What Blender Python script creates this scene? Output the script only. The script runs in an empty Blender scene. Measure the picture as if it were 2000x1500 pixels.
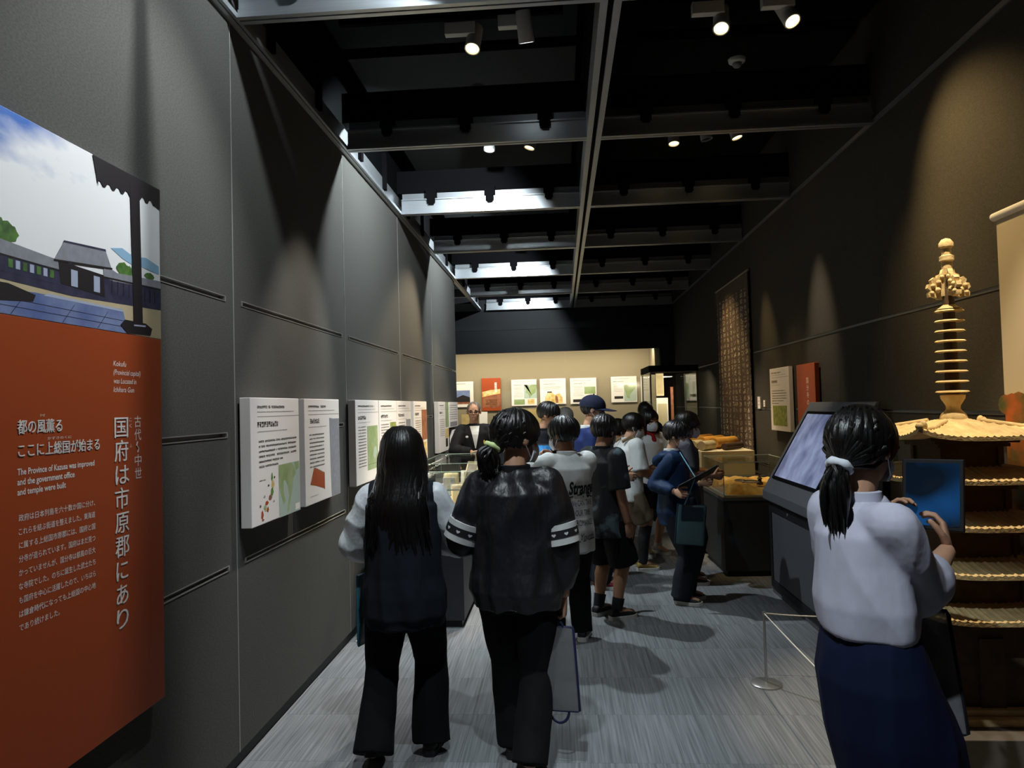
import bpy, bmesh, math, random
import numpy as np
from mathutils import Vector, Matrix
from mathutils.bvhtree import BVHTree
random.seed(7)
RNG = np.random.RandomState(5)
SC = bpy.context.scene
COL = SC.collection
PI = math.pi

# ------------------------------------------------------------------ camera, world, exposure
CAM_Z, F_PX, YAW, PITCH, ROLL = 1.6, 1400.0, 0.0669, 0.0306, 0.0267
cam_d = bpy.data.cameras.new('camera')
cam_d.sensor_fit = 'HORIZONTAL'
cam_d.sensor_width = 36.0
cam_d.lens = F_PX * 36.0 / 2000.0
cam_d.clip_start = 0.05
cam = bpy.data.objects.new('camera', cam_d)
COL.objects.link(cam)
_r = Vector((math.cos(YAW), math.sin(YAW), 0))
_f = Vector((-math.sin(YAW), math.cos(YAW), 0))
_u = Vector((0, 0, 1))
_f2 = _f * math.cos(PITCH) + _u * math.sin(PITCH)
_u2 = _u * math.cos(PITCH) - _f * math.sin(PITCH)
_r3 = _r * math.cos(ROLL) - _u2 * math.sin(ROLL)
_u3 = _u2 * math.cos(ROLL) + _r * math.sin(ROLL)
_b = -_f2
cam.matrix_world = Matrix(((_r3.x, _u3.x, _b.x, 0), (_r3.y, _u3.y, _b.y, 0), (_r3.z, _u3.z, _b.z, CAM_Z), (0, 0, 0, 1)))
SC.camera = cam
SC.view_settings.view_transform = 'Standard'
SC.view_settings.look = 'None'
SC.view_settings.gamma = 1.0
SC.view_settings.use_curve_mapping = False
SC.view_settings.exposure = 0.15
world = bpy.data.worlds.new('world')
SC.world = world
world.use_nodes = True
world.node_tree.nodes['Background'].inputs[0].default_value = (0.8, 0.9, 1.0, 1)
world.node_tree.nodes['Background'].inputs[1].default_value = 0.004

# room numbers
XL, XR, ZG, Y1, MOD, XC = -1.50, 2.16, 3.435, 3.2145, 1.728, 0.283
YWE = 10.33          # where the left wall ends
YEND = 13.60         # last cross beam and the glazed wall case


def yk(k):
    return Y1 + (k - 1) * MOD


def lamp(name, loc, target, energy, color, size=60, blend=0.5, radius=0.03):
    d = bpy.data.lights.new(name, 'SPOT')
    d.energy = energy
    d.color = color
    d.spot_size = math.radians(size)
    d.spot_blend = blend
    d.shadow_soft_size = radius
    o = bpy.data.objects.new(name, d)
    COL.objects.link(o)
    o.location = loc
    o.rotation_euler = (Vector(target) - Vector(loc)).to_track_quat('-Z', 'Y').to_euler()
    return o


COOL = (0.83, 0.94, 1.0)
NEUT = (1.0, 0.93, 0.84)
WARM = (1.0, 0.70, 0.32)
NEUT2 = (0.93, 0.97, 1.0)
WARM2 = (1.0, 0.82, 0.58)
# the track lamps that are switched on (most sit in a lamp head built below, a few have none)
LAMPS = [
    # name, lamp position, target, W, colour, cone, blend
    ('cool', (-0.52, 2.93, 3.79), (-2.12, 1.99, 1.29), 62, COOL, 128, 0.35),
    ('cool', (-0.30, 2.50, 3.84), (-1.5, 2.40, 2.05), 150, NEUT2, 66, 0.7),  # set right over the added bar so its shadow falls on the wall
    ('cool', (-0.25, 1.80, 3.78), (-0.50, 3.2, 0.9), 185, COOL, 42, 0.8),  # added fill that brightens the backs of the two girls
    ('cool', (-0.55, 5.25, 3.79), (-2.32, 6.87, 2.02), 200, COOL, 132, 0.3),
    ('cool', (-0.55, 6.10, 3.79), (0.15, 5.3, 0.0), 310, COOL, 84, 0.8),
    ('cool', (-0.50, 8.70, 3.79), (-2.27, 10.32, 2.02), 180, COOL, 132, 0.3),
    ('cool', (-0.45, 12.15, 3.79), (-2.22, 13.77, 2.02), 150, COOL, 132, 0.3),
    ('cool', (-0.30, 0.60, 3.80), (0.50, 1.9, 0.9), 300, COOL, 46, 0.6),
    ('warm', (-0.20, 6.10, 3.78), (-1.1, 5.9, 0.8), 260, WARM2, 40, 0.6),
    ('warm', (-0.48, 4.35, 3.78), (-1.5, 4.0, 1.3), 190, NEUT, 40, 0.6),
    ('cool', (-0.145, 4.30, 3.78), (0.15, 5.4, 0.9), 140, COOL, 50, 0.8),
    ('warm', (-0.546, 7.88, 3.75), (-1.5, 6.6, 1.25), 260, WARM2, 60, 0.6),
    ('warm', (-0.333, 7.86, 3.75), (-1.0, 7.3, 0.9), 260, WARM2, 44, 0.6),
    ('warm', (1.50, 2.80, 3.80), (1.74, 3.30, 1.30), 330, WARM2, 36, 0.6),
    ('warm', (1.02, 4.29, 3.78), (2.10, 4.3, 1.9), 60, WARM, 44, 0.9),
    ('warm', (1.42, 4.26, 3.78), (2.16, 3.72, 2.35), 170, WARM, 66, 1.0),
    ('warm', (1.54, 6.08, 3.78), (2.16, 6.05, 1.90), 190, WARM2, 28, 1.0),
    ('warm', (1.51, 7.83, 3.75), (2.16, 7.50, 1.95), 130, WARM, 26, 1.0),
    ('warm', (1.03, 7.83, 3.75), (1.82, 7.9, 1.0), 330, WARM2, 36, 0.8),
    ('warm', (1.03, 6.15, 3.78), (1.9, 6.9, 1.2), 90, WARM, 40, 0.8),
    ('warm', (-0.50, 7.88, 3.75), (-1.3, 9.0, 1.45), 240, WARM2, 40, 0.7),  # added spot without its own head, brightens staff man and end panels
    ('warm', (1.0, 9.55, 3.75), (2.16, 8.9, 1.9), 150, WARM, 44, 0.9),
]
for n, p, t, w, c, s, b in LAMPS:
    lamp('spot_light', p, t, w, c, s, b, 0.008 if c == NEUT2 else 0.03)


def area(name, loc, target, energy, color, sx, sy, along_y=False):
    d = bpy.data.lights.new(name, 'AREA')
    d.shape = 'RECTANGLE'
    d.size, d.size_y = sx, sy
    d.energy = energy
    d.color = color
    o = bpy.data.objects.new(name, d)
    COL.objects.link(o)
    o.location = loc
    o.rotation_euler = (Vector(target) - Vector(loc)).to_track_quat('-Z', 'Y').to_euler()
    if along_y:
        z = (Vector(loc) - Vector(target)).normalized(); x = Vector((0, 1, 0)); y = z.cross(x).normalized()
        o.rotation_euler = Matrix((x, y, z)).transposed().to_euler()
    return o


# strip lamps hidden behind the fascia of the glazed wall case
area('case_strip_light', (-0.2, 13.85, 2.66), (-0.2, 14.45, 1.2), 62, (1.0, 0.87, 0.66), 4.0, 0.08)
area('case_strip_light', (-3.6, 13.85, 2.66), (-3.6, 14.45, 1.2), 30, (1.0, 0.87, 0.66), 2.5, 0.08)

# added fill lights, unseen, brightening the insides of the tall and two desk showcases
area('showcase_fill_light', (1.6, 10.35, 2.015), (1.6, 10.8, 1.0), 7, (1.0, 0.86, 0.64), 0.5, 0.04)

area('showcase_fill_light', (-1.37, 5.98, 0.968), (-1.0, 5.98, 0.70), 5, (1.0, 0.92, 0.76), 1.3, 0.02, True)
area('showcase_fill_light', (-1.37, 7.58, 1.032), (-1.0, 7.58, 0.73), 6, (1.0, 0.92, 0.76), 1.2, 0.02, True)


# ------------------------------------------------------------------ materials
def lin(h):
    h = h.lstrip('#')
    out = []
    for i in (0, 2, 4):
        c = int(h[i:i + 2], 16) / 255.0
        out.append(c / 12.92 if c <= 0.04045 else ((c + 0.055) / 1.055) ** 2.4)
    return (out[0], out[1], out[2], 1.0)


MATS = {}


def mat(name, col, rough=0.6, metal=0.0, var=0.0, scale=20.0, bump=0.0, bscale=200.0, stretch=(1, 1, 1), spec=0.4,
        col2=None, emit=0.0, coords='Object', detail=3.0, bdist=0.01, ramp=(0.33, 0.67)):
    if name in MATS:
        return MATS[name]
    m = bpy.data.materials.new(name)
    m.use_nodes = True
    nt = m.node_tree
    p = nt.nodes['Principled BSDF']
    c = lin(col) if isinstance(col, str) else col
    p.inputs['Base Color'].default_value = c
    p.inputs['Roughness'].default_value = rough
    p.inputs['Metallic'].default_value = metal
    p.inputs['Specular IOR Level'].default_value = spec
    if emit:
        p.inputs['Emission Color'].default_value = c
        p.inputs['Emission Strength'].default_value = emit
    if var or bump or col2:
        tc = nt.nodes.new('ShaderNodeTexCoord')
        mp = nt.nodes.new('ShaderNodeMapping')
        mp.inputs['Scale'].default_value = stretch
        nt.links.new(tc.outputs[coords], mp.inputs['Vector'])
        if var or col2:
            n = nt.nodes.new('ShaderNodeTexNoise')
            n.inputs['Scale'].default_value = scale
            n.inputs['Detail'].default_value = detail
            nt.links.new(mp.outputs[0], n.inputs['Vector'])
            rmp = nt.nodes.new('ShaderNodeValToRGB')
            e = rmp.color_ramp.elements
            e[0].position, e[1].position = ramp
            if col2:
                e[0].color, e[1].color = c, lin(col2)
            else:
                e[0].color = tuple(max(0, x * (1 - var)) for x in c[:3]) + (1,)
                e[1].color = tuple(min(1, x * (1 + var)) for x in c[:3]) + (1,)
            nt.links.new(n.outputs['Fac'], rmp.inputs['Fac'])
            nt.links.new(rmp.outputs['Color'], p.inputs['Base Color'])
            if emit:
                nt.links.new(rmp.outputs['Color'], p.inputs['Emission Color'])
        if bump:
            n2 = nt.nodes.new('ShaderNodeTexNoise')
            n2.inputs['Scale'].default_value = bscale
            n2.inputs['Detail'].default_value = 2 if bscale > 50 else 4
            nt.links.new(mp.outputs[0], n2.inputs['Vector'])
            bp = nt.nodes.new('ShaderNodeBump')
            bp.inputs['Strength'].default_value = bump
            bp.inputs['Distance'].default_value = bdist
            nt.links.new(n2.outputs['Fac'], bp.inputs['Height'])
            nt.links.new(bp.outputs['Normal'], p.inputs['Normal'])
    MATS[name] = m
    return m


def glass(name, tint=(0.93, 0.97, 0.95, 1), rough=0.0, gloss=1.0):
    if name in MATS:
        return MATS[name]
    m = bpy.data.materials.new(name)
    m.use_nodes = True
    nt = m.node_tree
    nt.nodes.remove(nt.nodes['Principled BSDF'])
    out = nt.nodes['Material Output']
    tr = nt.nodes.new('ShaderNodeBsdfTransparent')
    tr.inputs[0].default_value = tint
    gl = nt.nodes.new('ShaderNodeBsdfGlossy')
    gl.inputs['Roughness'].default_value = rough
    fr = nt.nodes.new('ShaderNodeFresnel')
    fr.inputs['IOR'].default_value = 1.45
    mu = nt.nodes.new('ShaderNodeMath')
    mu.operation = 'MULTIPLY'
    mu.inputs[1].default_value = gloss
    mx = nt.nodes.new('ShaderNodeMixShader')
    nt.links.new(fr.outputs[0], mu.inputs[0])
    nt.links.new(mu.outputs[0], mx.inputs[0])
    nt.links.new(tr.outputs[0], mx.inputs[1])
    nt.links.new(gl.outputs[0], mx.inputs[2])
    nt.links.new(mx.outputs[0], out.inputs[0])
    MATS[name] = m
    return m


def translucent_plastic(name, col, alpha):
    if name in MATS:
        return MATS[name]
    m = bpy.data.materials.new(name)
    m.use_nodes = True
    nt = m.node_tree
    p = nt.nodes['Principled BSDF']
    p.inputs['Base Color'].default_value = lin(col)
    p.inputs['Roughness'].default_value = 0.25
    p.inputs['Alpha'].default_value = alpha
    tc = nt.nodes.new('ShaderNodeTexCoord')
    n2 = nt.nodes.new('ShaderNodeTexNoise')
    n2.inputs['Scale'].default_value = 14
    nt.links.new(tc.outputs['Object'], n2.inputs['Vector'])
    bp = nt.nodes.new('ShaderNodeBump')
    bp.inputs['Strength'].default_value = 0.5
    bp.inputs['Distance'].default_value = 0.01
    nt.links.new(n2.outputs['Fac'], bp.inputs['Height'])
    nt.links.new(bp.outputs['Normal'], p.inputs['Normal'])
    MATS[name] = m
    return m


# ------------------------------------------------------------------ mesh building
class MB:
    def __init__(s):
        s.v, s.f, s.m = [], [], []

    def add(s, vs, fs, m=0):
        o = len(s.v)
        s.v += [tuple(v) for v in vs]
        s.f += [tuple(i + o for i in f) for f in fs]
        s.m += [m] * len(fs)
        return s

    def box(s, x0, x1, y0, y1, z0, z1, m=0):
        vs = [(x0, y0, z0), (x1, y0, z0), (x1, y1, z0), (x0, y1, z0), (x0, y0, z1), (x1, y0, z1), (x1, y1, z1), (x0, y1, z1)]
        return s.add(vs, [(0, 3, 2, 1), (4, 5, 6, 7), (0, 1, 5, 4), (1, 2, 6, 5), (2, 3, 7, 6), (3, 0, 4, 7)], m)

    def obox(s, c, size, mtx, m=0):
        hx, hy, hz = [q / 2 for q in size]
        c = Vector(c)
        vs = [c + mtx @ Vector((x, y, z)) for z in (-hz, hz) for (x, y) in ((-hx, -hy), (hx, -hy), (hx, hy), (-hx, hy))]
        return s.add(vs, [(0, 3, 2, 1), (4, 5, 6, 7), (0, 1, 5, 4), (1, 2, 6, 5), (2, 3, 7, 6), (3, 0, 4, 7)], m)

    def loft(s, rings, m=0, cap=True):
        n = len(rings[0])
        vs = [p for r in rings for p in r]
        fs = []
        for i in range(len(rings) - 1):
            for j in range(n):
                a, b = i * n + j, i * n + (j + 1) % n
                fs.append((a, b, b + n, a + n))
        if cap:
            fs.append(tuple(reversed(range(n))))
            fs.append(tuple(range((len(rings) - 1) * n, len(rings) * n)))
        return s.add(vs, fs, m)

    def tube(s, pts, radii, n=10, m=0, flat=1.0, side=None):
        pts = [Vector(p) for p in pts]
        if not hasattr(radii, '__len__'):
            radii = [radii] * len(pts)
        rings = []
        prev = None
        for i, p in enumerate(pts):
            d = (pts[min(i + 1, len(pts) - 1)] - pts[max(i - 1, 0)])
            d = d.normalized() if d.length > 1e-9 else Vector((0, 0, 1))
            ref = prev if prev is not None else (Vector(side) if side is not None else (Vector((0, 0, 1)) if abs(d.z) < 0.9 else Vector((1, 0, 0))))
            a = ref - d * ref.dot(d)
            if a.length < 1e-6:
                a = d.orthogonal()
            a.normalize()
            prev = a
            b = d.cross(a)
            r = radii[i]
            rings.append([p + a * (r * math.cos(2 * PI * k / n)) + b * (r * flat * math.sin(2 * PI * k / n)) for k in range(n)])
        return s.loft(rings, m)

    def lathe(s, prof, c=(0, 0, 0), n=24, m=0):
        rings = [[(c[0] + max(r, 1e-4) * math.cos(2 * PI * k / n), c[1] + max(r, 1e-4) * math.sin(2 * PI * k / n), c[2] + z) for k in range(n)] for r, z in prof]
        return s.loft(rings, m)

    def ball(s, c, r, mtx=None, nu=16, nv=10, m=0):
        c = Vector(c)
        rings = []
        if not hasattr(r, '__len__'):
            r = (r, r, r)
        for i in range(nv + 1):
            t = -PI / 2 + PI * (i * 0.98 + 0.01 * nv) / nv
            ring = []
            for k in range(nu):
                a = 2 * PI * k / nu
                p = Vector((r[0] * math.cos(t) * math.cos(a), r[1] * math.cos(t) * math.sin(a), r[2] * math.sin(t)))
                ring.append(c + (mtx @ p if mtx else p))
            rings.append(ring)
        return s.loft(rings, m)

    def prism(s, poly, fn, d0, d1, m=0):
        """poly: 2-D outline; fn(u, v, d) -> world; extruded from depth d0 to d1"""
        n = len(poly)
        vs = [fn(u, v, d0) for u, v in poly] + [fn(u, v, d1) for u, v in poly]
        fs = [tuple(reversed(range(n))), tuple(range(n, 2 * n))] + [(i, (i + 1) % n, n + (i + 1) % n, n + i) for i in range(n)]
        return s.add(vs, fs, m)

    def mesh(s, name, mats, smooth=False):
        me = bpy.data.meshes.new(name)
        me.from_pydata(s.v, [], s.f)
        for m in (mats if isinstance(mats, (list, tuple)) else [mats]):
            me.materials.append(m)
        me.polygons.foreach_set('material_index', s.m)
        if smooth:
            me.polygons.foreach_set('use_smooth', [True] * len(me.polygons))
        bm = bmesh.new()
        bm.from_mesh(me)
        bmesh.ops.recalc_face_normals(bm, faces=bm.faces)
        bm.to_mesh(me)
        bm.free()
        return me

    def build(s, name, mats, parent=None, smooth=False, bevel=0.0, loc=None, segs=2):
        o = bpy.data.objects.new(name, s.mesh(name, mats, smooth))
        COL.objects.link(o)
        if parent:
            o.parent = parent
        if loc:
            o.location = loc
        if bevel:
            b = o.modifiers.new('bevel', 'BEVEL')
            b.width = bevel
            b.segments = segs
            b.limit_method = 'ANGLE'
        if smooth:
            o.data.set_sharp_from_angle(angle=math.radians(50))
        return o


def empty(name, loc=(0, 0, 0), rz=0.0):
    o = bpy.data.objects.new(name, None)
    COL.objects.link(o)
    o.location = loc
    o.rotation_euler = (0, 0, rz)
    o.empty_display_size = 0.1
    return o


def tag(o, label=None, cat=None, group=None, kind=None):
    if label:
        o['label'] = label
    if cat:
        o['category'] = cat
    if group:
        o['group'] = group
    if kind:
        o['kind'] = kind
    return o


def share(name, me, parent, loc=(0, 0, 0), rz=0.0):
    o = bpy.data.objects.new(name, me)
    COL.objects.link(o)
    o.parent = parent
    o.location = loc
    o.rotation_euler = (0, 0, rz)
    return o


def copy_tree(o, parent=None):
    c = o.copy()
    COL.objects.link(c)
    if parent is not None:
        c.parent = parent
    for ch in list(o.children):
        copy_tree(ch, c)
    return c


# surfaces one can hang things on: fn(u, v, d) with d out of the surface
def on_left(x):
    return lambda u, v, d: (x + d, u, v)


def on_right(x):
    return lambda u, v, d: (x - d, u, v)


def on_back(y):
    return lambda u, v, d: (u, y - d, v)


def text_mesh(body, size, bold=0.0):
    c = bpy.data.curves.new('lettering', 'FONT')
    c.body = body
    c.size = size
    c.resolution_u = 3
    c.offset = bold
    o = bpy.data.objects.new('lettering', c)
    COL.objects.link(o)
    bpy.context.view_layer.update()
    me = bpy.data.meshes.new_from_object(o.evaluated_get(bpy.context.evaluated_depsgraph_get()))
    bpy.data.objects.remove(o)
    bpy.data.curves.remove(c)
    return me


def letter(mb, body, fn, u, v, size, d, width=None, flip=1, m=0, bold=0.0, shear=0.0, twice=0.0):
    """flat lettering added to a MB: u, v = left end of the base line; flip=-1 where reading runs against +u"""
    me = text_mesh(body, size, bold)
    co = [p.co.copy() for p in me.vertices]
    if not co:
        return
    x0, x1 = min(p.x for p in co), max(p.x for p in co)
    k = (width / (x1 - x0)) if width else 1.0
    vs = [fn(u + flip * ((p.x - x0) * k + shear * p.y), v + p.y, d) for p in co]
    mb.add(vs, [tuple(f.vertices) for f in me.polygons], m)
    if twice:          # a heavier weight: the same letters struck again a hair to the side
        for i, (du, dv) in enumerate(((twice, 0), (0, twice), (twice, twice))):
            mb.add([fn(u + du + flip * ((p.x - x0) * k + shear * p.y), v + dv + p.y, d + .0005 * (i + 1)) for p in co], [tuple(f.vertices) for f in me.polygons], m)
    bpy.data.meshes.remove(me)


def dashes(mb, fn, u0, u1, v, h, d, m=0, rnd=random):
    """a line of print too small to read: little blocks the size of the characters"""
    u, s = u0, (1 if u1 > u0 else -1)
    while abs(u - u0) < abs(u1 - u0) - h * 0.5:
        w = h * rnd.uniform(0.55, 1.0)
        hh = h * rnd.uniform(0.65, 1.0)
        if rnd.random() > 0.07:
            a, b = u, u + s * w
            mb.add([fn(a, v, d), fn(b, v, d), fn(b, v + hh, d), fn(a, v + hh, d)], [(0, 1, 2, 3)], m)
        u += s * (w + h * 0.22)


def rect(mb, fn, u0, u1, v0, v1, d0, d1, m=0):
    mb.prism([(u0, v0), (u1, v0), (u1, v1), (u0, v1)], fn, d0, d1, m)

# ================================================================== THE SETTING
M_ALU = mat('brushed_aluminium', '#b9bdc0', 0.38, 0.85, var=0.06, scale=6, stretch=(1, 60, 60), bump=0.03, bscale=60)
M_ALUD = mat('grey_aluminium', '#8c8f92', 0.45, 0.7)
M_BLACK = mat('black_paint', '#08080a', 0.8, spec=0.06)
M_VOID = mat('matt_black_soffit', '#0e1011', 0.9, spec=0.1)
M_CEIL = mat('dark_grey_soffit', '#1b1e1f', 0.8, spec=0.3, var=0.1, scale=3)
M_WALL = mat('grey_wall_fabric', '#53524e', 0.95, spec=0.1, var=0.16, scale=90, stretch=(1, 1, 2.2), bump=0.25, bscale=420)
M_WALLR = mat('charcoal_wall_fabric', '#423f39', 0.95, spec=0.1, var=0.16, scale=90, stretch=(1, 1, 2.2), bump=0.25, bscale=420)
M_SEAM = mat('seam_bead', '#8b8b88', 0.5)
M_SLOT = mat('slot_channel', '#5f5e5a', 0.45, 0.5)
M_SLOTR = mat('slot_channel_grey', '#7a7974', 0.6, 0.2)
M_LIP = mat('slot_lip', '#a3a19a', 0.4, 0.6)
M_BEIGE = mat('beige_case_cloth', '#8f8570', 0.9, spec=0.1, var=0.05, scale=60)
M_GLASS = glass('clear_glass', (0.97, 0.985, 0.975, 1), 0.0, 0.4)
M_GLASS2 = glass('large_pane_glass', (0.96, 0.97, 0.95, 1), 0.10, 1.0)
M_EDGE = mat('glass_edge', '#8fa59a', 0.15, spec=0.6)
M_PLINTH = mat('dark_grey_laminate', '#32353a', 0.6, var=0.08, scale=120)
M_BASE = mat('black_skirting', '#101011', 0.5)
M_PAPER = mat('white_board', '#e6e0dc', 0.6)
M_INK = mat('dark_grey_print', '#4a4542', 0.8)
M_INKL = mat('pale_grey_print', '#9a9490', 0.8)
M_WHITE = mat('white_print', '#eee6df', 0.7)
M_RED = mat('vermilion_print', '#a2461f', 0.5, spec=0.3)
M_MAPG = mat('map_green_print', '#7f9458', 0.7, col2='#9fae86', scale=7, detail=6)
M_SEA = mat('map_sea_print', '#a9b9ae', 0.7)
M_LEAF = mat('green_field_print', '#6d7c33', 0.7, col2='#a5ac5c', scale=22, detail=5)

# carpet tiles with fine streaks along the room
M_CARPET = bpy.data.materials.new('streaked_grey_carpet')
M_CARPET.use_nodes = True
nt = M_CARPET.node_tree
pb = nt.nodes['Principled BSDF']
pb.inputs['Roughness'].default_value = 0.95
pb.inputs['Specular IOR Level'].default_value = 0.1
tc = nt.nodes.new('ShaderNodeTexCoord')
oi = nt.nodes.new('ShaderNodeObjectInfo')
ml = nt.nodes.new('ShaderNodeMath'); ml.operation = 'MULTIPLY'; ml.inputs[1].default_value = 37.0
ad = nt.nodes.new('ShaderNodeVectorMath'); ad.operation = 'ADD'
mp = nt.nodes.new('ShaderNodeMapping'); mp.inputs['Scale'].default_value = (95, 2.2, 1)
ns = nt.nodes.new('ShaderNodeTexNoise'); ns.inputs['Scale'].default_value = 1.0; ns.inputs['Detail'].default_value = 2.5
cr = nt.nodes.new('ShaderNodeValToRGB')
cr.color_ramp.elements[0].position, cr.color_ramp.elements[1].position = 0.30, 0.72
cr.color_ramp.elements[0].color = lin('#5e6062'); cr.color_ramp.elements[1].color = lin('#7e8082')
hs = nt.nodes.new('ShaderNodeHueSaturation')
mr = nt.nodes.new('ShaderNodeMapRange'); mr.inputs['To Min'].default_value = 0.9; mr.inputs['To Max'].default_value = 1.1
nt.links.new(oi.outputs['Random'], ml.inputs[0]); nt.links.new(tc.outputs['Object'], ad.inputs[0]); nt.links.new(ml.outputs[0], ad.inputs[1])
nt.links.new(ad.outputs[0], mp.inputs[0]); nt.links.new(mp.outputs[0], ns.inputs['Vector']); nt.links.new(ns.outputs['Fac'], cr.inputs[0])
nt.links.new(oi.outputs['Random'], mr.inputs['Value']); nt.links.new(mr.outputs[0], hs.inputs['Value'])
nt.links.new(cr.outputs[0], hs.inputs['Color']); nt.links.new(hs.outputs[0], pb.inputs['Base Color'])

# floor slab, carpet tiles where the camera can tell them apart
fl = MB(); fl.box(-5.0, XR + 0.1, -3.0, 16.2, -0.12, -0.008)
floor = tag(fl.build('floor', M_CARPET), kind='structure')
tm = MB(); tm.box(-0.2494, 0.2494, -0.2494, 0.2494, -0.0079, 0.0)
tile_me = tm.mesh('carpet_tile', M_CARPET)
half = MB(); half.box(-0.08, 0.08, -0.2494, 0.2494, -0.0079, 0.0)
half_me = half.mesh('carpet_tile_cut', M_CARPET)
yy = 1.76
while yy < 10.3:
    for i in range(7):
        share('carpet_tile', tile_me, floor, (XL + 0.25 + 0.5 * i, yy + 0.25, 0))
    share('carpet_tile', half_me, floor, (XL + 3.5 + 0.0805, yy + 0.25, 0))
    yy += 0.5
far = MB(); far.box(-5.0, XR, yy, 16.2, -0.0079, 0.0); far.box(-1.5, XR, -3.0, 1.759, -0.0079, 0.0)
far.build('far_carpet', M_CARPET, floor)


def wall_modules(root, name_x, sgn, y_edges, m, z_top):
    """fabric panels one grid module long, each with three horizontal picture slots"""
    rows = [(0.06, 0.895), (0.921, 1.490), (1.516, 2.106), (2.132, z_top)]
    x0 = name_x
    for a, b in zip(y_edges[:-1], y_edges[1:]):
        p = MB()
        g = 0.004 if sgn > 0 else 0.0008
        A, B = a + g, b - g
        for z0, z1 in rows:
            p.box(min(x0, x0 - sgn * 0.05), max(x0, x0 - sgn * 0.05), A, B, z0, z1)
        e = (0.075 if B - A > 0.5 else 0.03) if sgn > 0 else 0.0
        for z0, z1 in zip([r[1] for r in rows[:-1]], [r[0] for r in rows[1:]]):
            if e:
                p.box(min(x0, x0 - sgn * 0.05), max(x0, x0 - sgn * 0.05), A, A + e, z0, z1)
                p.box(min(x0, x0 - sgn * 0.05), max(x0, x0 - sgn * 0.05), B - e, B, z0, z1)
        po = p.build('wall_panel', m, root)
        for z0, z1 in zip([r[1] for r in rows[:-1]], [r[0] for r in rows[1:]]):
            s = MB()
            q = lambda d: x0 + sgn * d
            def bx(d0, d1, y0, y1, za, zb, mm):
                s.box(min(q(d0), q(d1)), max(q(d0), q(d1)), y0, y1, za, zb, mm)
            bx(-0.024 if sgn > 0 else -0.008, -0.018 if sgn > 0 else -0.004, A + e, B - e, z0, z1, 0)
            bx(-0.04, 0.003, A + e, B - e, z0, z0 + 0.004, 1)
            bx(-0.04, 0.003, A + e, B - e, z1 - 0.004, z1, 1)
            if e:
                bx(-0.04, 0.004, A + e, A + e + 0.012, z0 + 0.004, z1 - 0.004, 1)
                bx(-0.04, 0.004, B - e - 0.012, B - e, z0 + 0.004, z1 - 0.004, 1)
            s.build('slot_rail', [M_SLOT, M_LIP] if sgn > 0 else [M_SLOTR, M_WALLR], po)
        if b < 10.0 and sgn > 0:
            sb = MB()
            sb.box(min(x0 - sgn * 0.02, x0 + sgn * 0.002), max(x0 - sgn * 0.02, x0 + sgn * 0.002), b - 0.0035, b + 0.0035, 0.06, z_top)
            sb.build('seam_bead', M_SEAM, po)


wl = MB(); wl.box(XL - 0.12, XL - 0.0505, -3.0, YWE, 0, ZG - 0.002)
wl.box(XL - 0.05, XL - 0.0005, YWE - 0.006, YWE, 0.06, ZG - 0.002)
wall_left = tag(wl.build('wall_left', M_WALL), kind='structure')
wall_modules(wall_left, XL, 1, [yk(k) for k in range(-2, 6)] + [YWE - 0.008], M_WALL, ZG - 0.002)
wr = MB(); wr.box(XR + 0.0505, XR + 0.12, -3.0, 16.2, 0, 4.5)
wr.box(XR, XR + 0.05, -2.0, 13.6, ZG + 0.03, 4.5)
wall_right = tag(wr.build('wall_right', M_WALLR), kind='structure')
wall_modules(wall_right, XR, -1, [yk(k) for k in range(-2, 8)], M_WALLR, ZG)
tr = MB(); tr.box(XR - 0.012, XR + 0.04, -2.0, YEND, ZG, ZG + 0.03)
tag(tr.build('trim_1', M_ALUD), kind='structure')
b1 = MB(); b1.box(XL - 0.05, XL - 0.012, -3.0, YWE, 0, 0.06)
tag(b1.build('baseboard_left', M_BASE), kind='structure')
b2 = MB(); b2.box(XR + 0.012, XR + 0.05, -3.0, 13.6, 0, 0.06)
tag(b2.build('baseboard_right', M_BASE), kind='structure')
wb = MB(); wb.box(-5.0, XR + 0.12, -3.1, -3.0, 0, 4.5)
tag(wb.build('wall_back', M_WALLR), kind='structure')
# the gallery opens to the left past the end of the left wall
wf = MB(); wf.box(-5.1, -5.0, 8.0, 16.2, 0, 4.5); wf.box(-5.0, XL - 0.12, 8.0, 8.1, 0, 4.5)
tag(wf.build('wall_far_left', M_WALLR), kind='structure')

# ceiling: dark soffit boards above the grid, deep black joists over every cross beam
ce = MB(); ce.box(-5.1, XR + 0.12, -3.1, 16.2, 4.5, 4.6); ce.box(XL - 0.3, XL - 0.2, -3.0, YWE, ZG, 4.5)
ceiling = tag(ce.build('ceiling', M_VOID), kind='structure')
for k in range(-1, 7):
    for xa, xb in ((XL + 0.02, XC - 0.10), (XC + 0.10, XR - 0.03)):
        p = MB(); p.box(xa, xb, yk(k) + 0.13, yk(k) + MOD - 0.02, 4.16, 4.20)
        p.build('soffit_board', M_CEIL if xb < 1 else M_VOID, ceiling)
for k in range(-1, 8):
    p = MB(); p.box(XL, XR, yk(k) + 0.03, yk(k) + 0.12, ZG + 0.215, ZG + 0.43)
    p.build('joist', M_BLACK, ceiling)
p = MB(); p.box(XC - 0.06, XC + 0.06, -2.0, YEND, ZG + 0.205, ZG + 0.62)
p.build('joist', M_BLACK, ceiling)
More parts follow.
